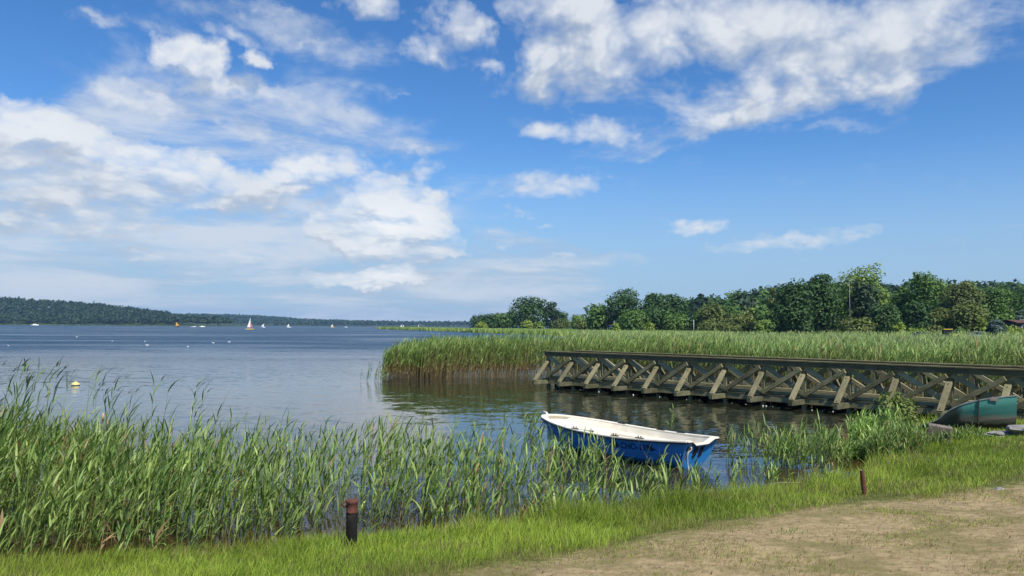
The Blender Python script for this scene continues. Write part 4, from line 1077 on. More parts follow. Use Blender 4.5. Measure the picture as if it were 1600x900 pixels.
def build_blue_boat():
    root = empty("moored_rowing_boat", (3.738, 15.505, 0), math.radians(130.7), "blue fibreglass boat with cream inside moored afloat between the reeds and the jetty", "boat")
    ts = [0, .02, .06, .12, .2, .28, .36, .44, .52, .6, .68, .75, .81, .86, .9, .93, .955, .975, .988, .996, 1.0]
    rings = [[hull_pt(t, q, -1) for q in reversed(QS)] + [hull_pt(t, q, 1) for q in QS[1:]] for t in ts]
    MB().loft(rings).build("hull", M["blue"], root, True)
    for q in (.43, .63):
        for s in (-1, 1):
            rg = []
            for t in np.linspace(.012, .86, 30):
                p = hull_pt(t, q, s); k = min(1, (.86 - t) * 8 + .05)
                rg.append([p + Vector((0, s * -.01, .022)), p + Vector((0, s * .020 * k, .006)), p + Vector((0, s * .016 * k, -.012)), p + Vector((0, s * -.01, -.02))])
            MB().loft(rg, True, True).build("strake", M["blue"], root)
    # transom with a motor notch
    bot = [hull_pt(0, q, -1) for q in reversed(QS)] + [hull_pt(0, q, 1) for q in QS[1:]]
    def tp(y, z): return Vector((.25 * max(0, 1 - z / .555), y, z))
    notch = [tp(.36, .552), tp(.20, .465), tp(-.20, .465), tp(-.36, .552)]
    MB().poly(bot + notch, (0.045, 0, 0)).build("transom", M["blue"], root)
    # rim: cream flange with a dark rubbing edge below it
    tr = [t for t in ts if t < .999]
    def rim_ring(t, side):
        p = hull_pt(t, 1, side); i = hull_pt(t, 1, side, .085)
        o = p + Vector((0.03 if t > .9 else 0, side * .035, 0))
        return [o + Vector((0, 0, .004)), o + Vector((0, 0, .026)), i + Vector((0, 0, .026)), i + Vector((0, 0, .004))]
    mb = MB()
    path = [(t, 1) for t in tr] + [(t, -1) for t in reversed(tr)]
    mb.loft([rim_ring(t, s) for t, s in path], True, True)
    top = [tp(.50, .556), tp(.36, .556), tp(.20, .469), tp(-.20, .469), tp(-.36, .556), tp(-.50, .556)]
    mb.loft([[p + Vector((-.035, 0, .0)), p + Vector((-.035, 0, .022)), p + Vector((.09, 0, .022)), p + Vector((.09, 0, .0))] for p in top], True, True)
    mb.build("gunwale", M["cream"], root)
    mb = MB()
    mb.loft([[hull_pt(t, 1, s) + Vector((.036 if t > .9 else 0, s * (.042), z)) for z in (-.03, .003)] + [hull_pt(t, 1, s) + Vector((0, s * .004, z)) for z in (.003, -.03)] for t, s in path], True, True)
    mb.loft([[p + Vector((-.042, 0, -.028)), p + Vector((-.042, 0, -.001)), p + Vector((-.002, 0, -.001)), p + Vector((-.002, 0, -.028))] for p in top], True, True)
    mb.build("rubbing_strake", M["navy"], root)
    # liner: floor, sides, side benches, stern and bow seats
    lt = [t for t in ts if t < .999]
    def liner(t):
        zs = ip(t, B_SHEER); pts = []
        L = []
        for q, ins in ((1.0, .08), (.8, .09), (.62, .10)):
            p = hull_pt(t, q, 1, ins, .06); L.append((p.y, p.z + (.006 if q == 1 else 0)))
        b = L[-1][0]; zb = zs - .12; bw = ip(t, [(0, .5), (.17, .5), (.19, .34), (.60, .34), (.62, .7), (1, .7)])
        inn = max(b - bw, 0.0)
        L += [(b - .02, zb), (inn, zb), (max(inn - .015, 0), .09), (0.0, .085)]
        a = lambda z: BL * t + .25 * max(0, (1 - z / .555)) * (1 - t) ** 4 - .0
        pts = [Vector((a(z) + (.05 if t == 0 else 0), y, z)) for y, z in L]
        return [Vector((p.x, -p.y, p.z)) for p in pts] + [p for p in reversed(pts)][1:]
    lts = sorted(set(lt + [.17, .19, .60, .62]))
    MB().loft([liner(t) for t in lts], False).build("liner", M["cream"], root)
    # blue locker lid let into the near bench towards the bow
    mb = MB(); z = ip(.70, B_SHEER) - .118
    mb.box((2.80, .24, z + .004), (3.45, .47, z + .014)); mb.build("locker_panel", M["paleblue"], root, bevel=.004)
    mb = MB(); mb.box((2.72, .20, z + .003), (2.795, .49, z + .05)); mb.box((2.80, .205, z + .003), (3.40, .236, z + .035)); mb.build("locker_recess_shade", M["navy"], root)  # dark strips put in as the recess shadow beside the lid
    # rowlocks
    for a in (1.02, 1.62, 2.75):
        for s in (1, -1):
            p = hull_pt(a / BL, 1, s)
            m = MB(); m.box((p.x - .10, p.y - s * .03 - .02, p.z + .028), (p.x + .10, p.y - s * .03 + .02, p.z + .045))
            m.tube([(p.x - .035, p.y - s * .03, p.z + .04), (p.x - .035, p.y - s * .03, p.z + .085)], .011, 6); m.tube([(p.x + .035, p.y - s * .03, p.z + .04), (p.x + .035, p.y - s * .03, p.z + .085)], .011, 6)
            m.build("rowlock", M["black"], root)
    # motor pads hanging from the notch
    for y in (.115, -.075):
        m = MB()
        prof = [(y - .055, .455), (y + .055, .455), (y + .05, .25), (y + .025, .215), (y - .025, .215), (y - .05, .25)]
        m.poly([tp(yy, zz) + Vector((-.003, 0, 0)) for yy, zz in prof], (-.012, 0, 0)); m.build("motor_pad", M["black"], root)
    m = MB(); m.tube([tp(.37, .40) + Vector((-.004, 0, 0)), tp(.37, .40) + Vector((-.03, 0, 0))], .055, 14); m.build("mooring_eye", M["navy"], root)
    pts = [tp(.37, .455) + Vector((-.045, 0, 0)), tp(.345, .41) + Vector((-.055, 0, 0)), tp(.41, .36) + Vector((-.05, 0, 0)), tp(.40, .26) + Vector((-.06, 0, 0)), tp(.345, .12) + Vector((-.09, 0, 0)), tp(.30, 0) + Vector((-.14, 0, -.02)), tp(.28, -.03) + Vector((-.3, 0, -.08))]
    MB().tube(pts, .016, 6).build("stern_rope", M["rope"], root, True)
    m = MB(); m.box((-.02, -.47, .31), (.10, -.455, .33)); m.tube([tp(-.40, .415) + Vector((-.002, 0, 0)), tp(-.40, .415) + Vector((-.02, 0, 0))], .016, 8); m.build("transom_fitting", M["steel"], root)
    # bow fitting and mooring lines
    m = MB(); m.tube([(BL - .03, 0, .67), (BL + .0, 0, .70), (BL + .09, 0.02, .735)], [.028, .026, .018], 8); m.build("bow_fitting", M["white"], root, True)
    for e in ((4.55, .55, -.1), (4.42, .30, -.1)):
        p0 = Vector((BL - .04, .08, .58)); p1 = Vector(e)
        MB().tube([p0, p0.lerp(p1, .4) + Vector((0, 0, -.04)), p1], .010, 6).build("mooring_line", M["darkrope"], root)
    # registration lettering along the near quarter
    cu = bpy.data.curves.new("registration", "FONT"); cu.body = "PM-CHO-1396-"; cu.size = .18; cu.space_character = 1.02; cu.offset = .003
    to = bpy.data.objects.new("registration", cu); COL.objects.link(to)
    bpy.context.view_layer.update()
    me = bpy.data.meshes.new_from_object(to.evaluated_get(bpy.context.evaluated_depsgraph_get()))
    bpy.data.objects.remove(to); bpy.data.curves.remove(cu)
    co = np.empty(len(me.vertices) * 3, np.float32); me.vertices.foreach_get("co", co); co = co.reshape(-1, 3)
    A_S, A_E = 1.74, 0.66
    wd = co[:, 0].max() - co[:, 0].min(); u = (co[:, 0] - co[:, 0].min()) / wd
    for i in range(len(co)):
        a = A_S + (A_E - A_S) * u[i]; t = a / BL
        zs = ip(t, B_SHEER); z = zs - .055 - .145 + co[i, 1] * .95
        q = (z + .11) / (zs + .11); p = hull_pt(t, q, 1)
        co[i] = (a, p.y + .007, z)
    me.vertices.foreach_set("co", co.ravel()); me.update()
    link_mesh("registration", me, M["navy"], root)
build_blue_boat()

def build_green_boat():
    """old upturned-at-the-end rowing boat, one end sunk by the bank, the square end high against the jetty"""
    m, T = mat_new("flaking_green_paint")
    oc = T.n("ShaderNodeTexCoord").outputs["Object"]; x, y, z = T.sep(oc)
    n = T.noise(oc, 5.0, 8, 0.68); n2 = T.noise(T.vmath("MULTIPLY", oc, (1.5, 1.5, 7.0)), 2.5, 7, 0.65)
    paintc = T.mix(n, (0.04, 0.19, 0.155), (0.095, 0.31, 0.265))
    bare = T.mix(n2, (0.13, 0.10, 0.08), (0.46, 0.36, 0.28))
    c = T.mix(T.step(T.math("MULTIPLY_ADD", n2, 0.30, T.math("MULTIPLY_ADD", x, -0.03, z)), 0.66, 0.80), bare, paintc)
    c = T.mix(T.step(T.math("MULTIPLY_ADD", n, 0.25, z), 0.52, 0.62), (0.035, 0.025, 0.02), c)
    c = T.mix(T.step(T.math("MULTIPLY_ADD", n, 0.3, x), 1.02, 1.22), T.mix(n, (0.012, 0.022, 0.018), (0.035, 0.055, 0.045)), c)  # low end darkened: shade over that part of the hull painted in
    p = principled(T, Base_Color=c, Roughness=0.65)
    p0, p1 = np.array([10.45, 20.55]), np.array([12.48, 19.75])
    d = p1 - p0; L = float(np.hypot(*d))
    root = empty("derelict_rowing_boat", (p0[0], p0[1], 0), math.atan2(d[1], d[0]), "old green wooden boat with flaking paint lying on the bank against the jetty", "boat")
    sheer = smooth_tab([(0, .20), (.10, .30), (.2, .44), (.30, .66), (.42, .82), (.6, .95), (.8, 1.05), (1, 1.13)])
    keel = smooth_tab([(0, .02), (.2, .05), (.5, .16), (.8, .27), (1, .35)])
    beam = smooth_tab([(0, .10), (.2, .38), (.45, .56), (.7, .60), (1, .52)])
    qs = [0, .08, .2, .34, .36, .52, .54, .70, .72, .88, 1]; gs = [0, .45, .70, .80, .83, .87, .90, .93, .955, .98, 1]
    ts = np.linspace(0, 1, 25)
    def pt(t, q, s, ins=0):
        z0, z1 = ip(t, keel), ip(t, sheer); z = z0 + (z1 - z0) * q + (ins * .6 if q < .1 else 0)
        yy = s * max(ip(t, beam) - ins, .02) * ip(q, list(zip(qs, gs)))
        return Vector((L * t, yy, z - .36 * yy - .17 * min(1, t * 4)))
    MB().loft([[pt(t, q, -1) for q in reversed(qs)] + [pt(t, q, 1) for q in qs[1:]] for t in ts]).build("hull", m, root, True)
    MB().loft([[pt(t, q, -1, .03) for q in reversed(qs)] + [pt(t, q, 1, .03) for q in qs[1:]] for t in ts]).build("liner", M["oldwood"], root, True)
    e = [pt(1, q, -1) for q in reversed(qs)] + [pt(1, q, 1) for q in qs[1:]]
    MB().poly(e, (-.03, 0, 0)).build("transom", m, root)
    mb = MB()
    for s in (-1, 1):
        mb.loft([[pt(t, 1, s) + Vector((0, s * .014, -.012)), pt(t, 1, s) + Vector((0, s * .014, .012)), pt(t, 1, s) + Vector((0, -s * .035, .012)), pt(t, 1, s) + Vector((0, -s * .035, -.012))] for t in ts], True, True)
    mb.build("gunwale", M["grey_edge"], root)
    # thwart, rowlock plate, chain
    MB().beam((1.47, -.5, .74), (1.47, .5, .40), .25, .03).build("seat", M["oldwood"], root)
    q = pt(.77, 1, -1); MB().box((q.x - .10, q.y - .03, q.z - .075), (q.x + .10, q.y - .018, q.z + .0)).build("rowlock_plate", M["oldwood"], root, bevel=.004)
    mb = MB(); n = 15
    for i in range(n):
        f = 1 - i / (n - 1) * 1.0; t = .62; q = pt(t, f, -1); q2 = pt(t, max(f - 1 / n, 0), -1)
        w = .014
        if i % 2: mb.box((q.x - w, q.y - .03, q2.z), (q.x + w, q.y - .014, q.z + .012))
        else: mb.box((q.x - .006, q.y - .045, q2.z), (q.x + .006, q.y - .005, q.z + .012))
    mb.build("chain", M["dark_chain"], root)
build_green_boat()

# ------------------------------------------------------------------ iron, stakes, stones along the bank
def build_bank_things():
    p = ground_hit(549, 860); x, y = p[0], p[1]; z = gz(x, y)
    t = empty("pipe_post", (x, y, z), 0, "black pipe standing in the grass with a rusty red cap and side handle", "post")
    k = y / FPX; h = 77 * k
    MB().lathe([(.001, -.3), (8.6 * k, -.3), (8.6 * k, h * .74), (8.2 * k, h * .745)], 24).build("pipe", M["pitch"], t, True)
    mb = MB(); mb.lathe([(8.2 * k, h * .74), (9.3 * k, h * .74), (8.7 * k, h * .77), (8.5 * k, h * .93), (9.6 * k, h * .945), (9.6 * k, h * .995), (8.6 * k, h * 1.0), (.001, h * 1.0)], 24)
    mb.build("cap", M["rust"], t, True, 0)
    mb = MB(); mb.tube([(-8.4 * k, 0, h * .97), (-13 * k, -.01, h * .95), (-16.5 * k, -.01, h * .90), (-13 * k, -.01, h * .875), (-8.3 * k, 0, h * .86)], 1.7 * k, 8); mb.build("handle", M["rust"], t, True)

    p = ground_hit(1351, 773); x, y = p[0], p[1]; z = gz(x, y); k = y / FPX
    t = empty("iron_stub", (x, y, z), 0, "short rusty red pipe leaning in the grass at the water edge, open at the top", "post")
    r = 3.4 * k; h = 38 * k
    a = Vector((.0, 0, -.1)); b = Vector((-4.2 * k, -2 * k, h))
    MB().tube([a, b], r, 16, False).build("pipe", M["rust"], t, True)
    d = (b - a).normalized()
    MB().tube([b - d * .07, b - d * .005], r * .88, 16, False).build("pipe_lining", M["stake_pale"], t, True)

    for px, py, hh, wd, lab in ((1318, 708, 28, 4.2, "rusty red iron post with a flat arm in the reeds below the jetty"), (1338, 698, 12, 5.0, "stubby rusty red iron post beside the reed tuft")):
        p = water_hit(px, py); k = p[1] / FPX
        t = empty("iron_post", (p[0], p[1], -.1), 0.3, lab, "post")
        MB().box((-wd * k / 1.6, -.03, -.4), (wd * k / 1.6, .03, hh * k + .1)).build("upright", M["rust"], t, bevel=.006)
        MB().box((-wd * k * .4, -.045, hh * k + .02), (wd * k * 2.0 if px < 1330 else wd * k, -.032, hh * k + .10)).build("arm", M["rust"], t)

    for px, py, d0, h, lab in ((746, 732, 13.6, 40, "wooden stake with a pale cut top standing among the front reeds by the boat"), (160, 652, 14.2, 46, "slim wooden stake with a pale tip deep in the tall reeds")):
        v = ray(px, py); P = EYEP + v * (d0 / v[1]); k = d0 / FPX * (.7 if px < 400 else .9)
        t = empty("wooden_stake", (P[0], P[1], -.5), 0, lab, "stake")
        MB().tube([(0, 0, -.2), (0.01, 0, P[2] + .5 - 8 * k)], [3.2 * k, 2.6 * k], 8).build("shaft", M["oldwood"], t, True)
        MB().tube([(0.01, 0, P[2] + .5 - 8 * k), (0.01, 0, P[2] + .5 + 8 * k), (.01, 0, P[2] + .5 + 9 * k)], [2.7 * k, 2.3 * k, 1.5 * k], 8).build("cut_top", M["stake_top"], t, True)

    # concrete slab and boulder by the old boat
    def rock(name, c, s, mat, seed, label, cat, flat=.0):
        bm = bmesh.new(); bmesh.ops.create_icosphere(bm, subdivisions=3, radius=1.0); rr = np.random.default_rng(seed); a, b = rr.uniform(0, 6, 3), rr.uniform(2, 5, 3)
        for v in bm.verts:
            f = 1 + .2 * math.sin(v.co.x * b[0] + a[0]) * math.sin(v.co.y * b[1] + a[1]) + .14 * math.sin(v.co.z * b[2] + a[2]) + rr.normal(0, .05)
            v.co = Vector((v.co.x * s[0] * f, v.co.y * s[1] * f, max(v.co.z, -1) * s[2] * f))
            if v.co.z > s[2] * .75: v.co.z = s[2] * (.75 + .1 * (v.co.z / s[2] - .75))
        me = bpy.data.meshes.new(name); bm.to_mesh(me); bm.free()
        o = link_mesh(name, me, mat, None, False); o.location = c; tag(o, label, cat); return o
    p = ground_hit(1572, 682); rock("concrete_lump", (p[0] + .05, p[1] + .1, gz(p[0], p[1]) + .02), (.55, .22, .10), M["stone"], 3, "pale grey lump of broken concrete in front of the old boat's high end", "concrete")
    p = ground_hit(1625, 680); rock("concrete_lump", (p[0] + .1, p[1] + .3, gz(p[0], p[1]) + .05), (.6, .3, .15), M["stone"], 4, "grey concrete block cut by the picture edge below the jetty", "concrete")
    p = ground_hit(1561, 765); rock("stone", (p[0], p[1], gz(p[0], p[1])), (.09, .06, .045), M["stone"], 5, "small grey stone where the grass meets bare ground", "stone")
    # weathered block propping the boat
    p = ground_hit(1466, 694)
    t = MB().box((-.24, -.13, -.25), (.24, .13, .42)).build("timber_block", M["oldwood"], None, bevel=.015); t.location = (p[0], p[1], gz(p[0], p[1])); t.rotation_euler = (.05, .12, -.5)
    tag(t, "squat weathered timber block under the low end of the green boat", "timber block")
    # driftwood sticks in the bay
    for i, (px, py, ln, a, lab) in enumerate(((1225, 757, .8, .3, "thin brown stick floating in the shallows near the leaning pipe"), (905, 702, .5, 1.0, "pale thin stick lying low beside the blue hull"))):
        q = water_hit(px, py); mb = MB(); mb.tube([(-ln / 2, 0, .0), (0, .02, .02), (ln / 2, 0, .0)], [.006, .009, .004], 6)
        o = mb.build("stick", M["oldwood"], None, True); o.location = (q[0], q[1], .012); o.rotation_euler = (0, 0, a); tag(o, lab, "stick")
    # shrub by the jetty
    p = ground_hit(1408, 694); r = np.random.default_rng(77)
    root = empty("olive_shrub", (p[0], p[1] + .2, gz(p[0], p[1])), 0, "small bushy shrub with olive yellow leaves beside the jetty foot", "shrub")
    sp = Soup(); crown_broad(sp, 1.18, .95, "olive", r, 900, .25, .045, .5); 
    sp.C = [c * 1.25 for c in sp.C]; sp.build("leaves", M["leaf"], root)
    mb = MB()
    for k in range(7):
        a = k * .9; mb.tube([(0, 0, -.1), (.12 * math.cos(a), .12 * math.sin(a), .4), (.3 * math.cos(a), .3 * math.sin(a), .95)], [.012, .009, .003], 5)
    mb.build("stems", M["bark"], root)
M["stake_pale"] = paint("pale_pipe_lining", (0.42, 0.42, 0.30), 0.8, 0.2)
build_bank_things()

# ------------------------------------------------------------------ on the lake
def float_xy(px, d): return at(px, d)

def sailboat(px, d, top, hull_len, mats, label, tilt=0.0, rz=0.0, cat="sailboat", kind="sloop", flip=1):
    x = at(px, d); h = EYE + (hor(px) - top) * d / FPX
    root = empty("sailboat", (x, d, 0), rz, label, cat, "sailboats out on the lake", rot=(0, tilt, rz))
    L = hull_len
    if kind == "cat":
        for s in (-1, 1):
            ts = np.linspace(0, 1, 9)
            MB().loft([[Vector((L * (t - .5), s * L * .22 + w * .16 * math.sin(math.pi * min(1, t * .8 + .2)) ** .5, z + .10 * t)) for w, z in ((-1, .12), (-.9, .42), (.9, .42), (1, .12), (0, -.05))] for t in ts], True, True).build("hull", M[mats[0]], root, True)
        MB().box((-L * .2, -L * .22, .42), (L * .2, L * .22, .48)).build("trampoline", M["tyre"], root)
        z0 = .5
    else:
        ts = [0, .15, .35, .6, .8, .93, 1]
        MB().loft([[Vector((L * (t - .45), w * L * .17 * b, z)) for w, z in ((-1, .5 + .12 * t), (-.85, .1), (0, -.15), (.85, .1), (1, .5 + .12 * t))] for t, b in zip(ts, (.75, .9, 1, .9, .6, .3, .03))], True, True).build("hull", M[mats[0]], root, True)
        MB().loft([[Vector((L * (t - .45), w * L * .10 * b, .52 + .1 * t + zz)) for w, zz in ((-1, 0), (-.8, .22), (.8, .22), (1, 0))] for t, b in zip((.45, .5, .7, .78), (.9, 1, .8, .5))], True, True).build("cabin", M[mats[0]], root)
        z0 = .6
    MB().tube([(L * .1, 0, z0 - .3), (L * .08, 0, h)], [.06, .035], 6).build("mast", M["steel"], root)
    if mats[1]:
        f = flip; bs = .31 if kind == "cat" else .50
        def sail(name, a, b, c, belly, mat):
            a, b, c = Vector(a), Vector(b), Vector(c); rings = []
            for i in range(7):
                u = i / 6; l, r_ = a.lerp(c, u), b.lerp(c, u)
                rings.append([l.lerp(r_, v) + Vector((0, belly * math.sin(math.pi * v) * (1 - u * .7), 0)) for v in (0, .25, .5, .75, 1)])
            rings[-1] = [c + Vector((-.03 * v, 0, 0)) for v in (0, .25, .5, .75, 1)]
            m = MB(); m.loft(rings)
            ob = m.build(name, M[mat], root, True); md = ob.modifiers.new("thickness", "SOLIDIFY"); md.thickness = .03
        sail("mainsail", (L * .07 * f, 0, z0 + .35), (-L * bs * f, -.35, z0 + .45), (L * .06 * f, 0, h * .97), .35, mats[1])
        MB().tube([(L * .08 * f, 0, z0 + .3), (-L * bs * f, -.35, z0 + .38)], .04, 6).build("boom", M["steel"], root)
        if mats[2]:
            sail("jib", (L * .34 * f, 0, z0 + .1), (L * .12 * f, -.3, z0 + .35), (L * .09 * f, 0, h * .80), .2, mats[2])
    return root

def build_lake_things():
    sailboat(391, 465, 497.0, 5.0, ("yellow", "sail", "pink"), "yellow hulled catamaran with tall white sail and red jib, biggest sail on the lake", 0, 0.35, kind="cat")
    sailboat(277, 850, 502.5, 6.0, ("tyre", "orange", None), "dark sailboat with an orange yellow sail below the headland wood", -.08, 0.6, flip=-1)
    sailboat(303, 860, 502.0, 6.5, ("white", None, None), "white sailing boat with a bare mast and no sail set near the headland tip", 0, 0.9)
    sailboat(412, 900, 505.3, 5.0, ("white", "sail", None), "white sailed dinghy leaning over just beyond the yellow catamaran", .16, 0.15)
    sailboat(452, 900, 505.7, 5.0, ("white", "sail", None), "white sailed dinghy between the leaning dinghy and the white and yellow sail boat", -.05, 0.5)
    sailboat(520, 960, 506.0, 5.0, ("yellow", "sail", "orange"), "small boat with a white and yellow sail well out on the open water", 0, 0.8)
    sailboat(628, 1300, 506.5, 5.0, ("white", "sail", None), "pale sail just showing over the reed belt, first of a close pair", .1, 0.4)
    sailboat(631.5, 1330, 507.4, 5.0, ("white", "sail", None), "smaller pale sail right beside another over the reed belt", -.1, 0.7)
    sailboat(655, 1250, 505.2, 6.0, ("white", "sail", None), "slim grey white sail standing alone over the reed belt", 0, 1.2)
    def motorboat(px, d, L, label, rz):
        root = empty("motorboat", (at(px, d), d, 0), rz, label, "motorboat", "motorboats on the lake")
        ts = [0, .2, .5, .75, .92, 1]
        MB().loft([[Vector((L * (t - .5), w * L * .15 * b, z)) for w, z in ((-1, .09 * L + .05 * L * t), (-.8, .0), (0, -.03 * L), (.8, .0), (1, .09 * L + .05 * L * t))] for t, b in zip(ts, (.9, 1, 1, .75, .35, .03))], True, True).build("hull", M["white"], root, True)
        MB().loft([[Vector((L * t, w * L * .11 * b, z * L)) for w, z in ((-1, .10), (-.8, .10 + zz), (.8, .10 + zz), (1, .10))] for t, b, zz in ((-.25, 1, .10), (.0, 1, .12), (.1, .9, .11), (.24, .6, .03))], True, True).build("cabin", M["white"], root)
        MB().box((-.05 * L, -.092 * L, .155 * L), (.06 * L, .092 * L, .20 * L)).build("windscreen", M["glass"], root)
    motorboat(56, 1150, 10.5, "white motorboat lying off the dark headland wood", 0.1)
    motorboat(317, 900, 6.0, "low white motorboat by the tip of the headland", 0.2)
    motorboat(541, 1150, 5.0, "tiny white motorboat out beyond the yellow sailed boat", -.3)
    # dark rowing boat with somebody aboard, off the reed belt
    d = 367; root = empty("dark_rowing_boat", (at(726, d), d, 0), 0.15, "small black rowing boat lying off the reed belt with somebody seated in it", "boat")
    ts = [0, .15, .5, .8, .94, 1]
    MB().loft([[Vector((2.9 * (t - .5), w * .62 * b, z)) for w, z in ((-1, .42 + .16 * t), (-.85, .0), (0, -.1), (.85, .0), (1, .42 + .16 * t), (.85, .40), (0, .2), (-.85, .40))] for t, b in zip(ts, (.8, .95, 1, .7, .3, .05))], True, True).build("hull", M["tyre"], root, True)
    MB().box((-.5, -.5, .38), (-.25, .5, .42)).build("seat", M["oldwood"], root)
    build_person((at(726, d) - .35, d - .05, .42))
    # mooring buoy
    q = water_hit(118, 602); t = empty("mooring_buoy", (q[0], q[1], 0), 0, "round yellow mooring buoy floating beyond the tall reeds", "buoy")
    s = q[1] / FPX * 6
    MB().lathe([(.001, -.6 * s)] + [(s * math.cos(a), s * .62 * math.sin(a) + .22 * s) for a in np.linspace(-1.2, 1.25, 14)] + [(.001, .83 * s)], 24).build("float_body", M["buoy"], t, True)
    mb = MB(); mb.lathe([(.28 * s, .80 * s), (.26 * s, .98 * s), (.001, 1.0 * s)], 12); mb.build("top_cap", M["buoy_top"], t, True)
    MB().lathe([(s * .99, .10 * s), (s * 1.035, .13 * s), (s * 1.035, .22 * s), (s * .99, .25 * s)], 24).build("band", M["rope"], t, True)
    # gulls resting on the water
    def gull():
        mb = MB()
        mb.loft([[Vector((x, r * math.cos(a), .07 + z + r * .75 * math.sin(a))) for a in np.linspace(0, 2 * math.pi, 9)[:-1]] for x, r, z in ((-.27, .012, .07), (-.20, .035, .05), (-.12, .075, .02), (0, .095, 0), (.10, .08, .01), (.15, .05, .06), (.175, .045, .11), (.20, .047, .135), (.235, .036, .135), (.26, .015, .12), (.30, .006, .115))], True, True)
        return mb.build("gull", M["white"], None, True)
    g0 = None
    labs = ["gull resting on the water straight above the yellow buoy and towards the picture edge", "gull farthest up the lake among those on the water", "gull between the farthest one and the close pair", "upper gull of a close pair resting on the water", "lower gull of a close pair resting on the water",
            "gull nearest the shore of those on the open water", "gull just up the lake from another below the orange sail", "gull below the yellow catamaran on the choppy water", "white gull out below the single white sails", "white gull off the tip of the big reed bed"]
    for (px, py), lb in zip(((13, 541), (120, 527), (175, 534), (227, 534.5), (230, 540), (293, 543), (333, 536.5), (358, 535)), labs):
        if g0 is None: g = g0 = gull()
        else: g = clone(g0)
        q = water_hit(px, py); g.location = (q[0], q[1], -.02); g.scale = (0.9,) * 3
        g.rotation_euler = (0, 0, px * .37); tag(g, lb, "bird", "gulls resting on the lake")

def build_person(loc):
    bm = bmesh.new()
    J = [(0, 0, .0, .15), (0, 0, .22, .15), (0, 0, .42, .17), (0, 0, .52, .08), (0, 0, .60, .07), (0.02, 0, .68, .105), (0.02, 0, .78, .08),
         (0.02, .2, .44, .06), (.15, .24, .2, .05), (.34, .16, .12, .04), (0.02, -.2, .44, .06), (.15, -.24, .2, .05), (.34, -.16, .12, .04), (.36, .1, .06, .085), (.44, .1, -.32, .06), (.36, -.1, .06, .085), (.44, -.1, -.32, .06)]
    v = [bm.verts.new(j[:3]) for j in J]
    for a, b in ((0, 1), (1, 2), (2, 3), (3, 4), (4, 5), (5, 6), (2, 7), (7, 8), (8, 9), (2, 10), (10, 11), (11, 12), (0, 13), (13, 14), (0, 15), (15, 16)): bm.edges.new((v[a], v[b]))
    me = bpy.data.meshes.new("person"); bm.to_mesh(me); bm.free()
    o = link_mesh("person", me, M["skin"]); o.location = loc
    md = o.modifiers.new("skin", "SKIN")
    for i, j in enumerate(J):
        me.skin_vertices[0].data[i].radius = (j[3], j[3])
    me.skin_vertices[0].data[0].use_root = True
    o.modifiers.new("smooth", "SUBSURF").levels = 1
    tag(o, "person in a pale top sitting in the small black rowing boat", "person")

M["dark_steel"] = paint("dull_grey_paint", (0.14, 0.15, 0.15), 0.6, 0.2)
M["buoy"] = paint("yellow_buoy_plastic", (0.75, 0.58, 0.17), 0.45, 0.08, (0.5, 0.4, 0.2), 0.3)
M["buoy_top"] = paint("pale_buoy_top", (0.70, 0.64, 0.45), 0.5, 0.1)
build_lake_things()

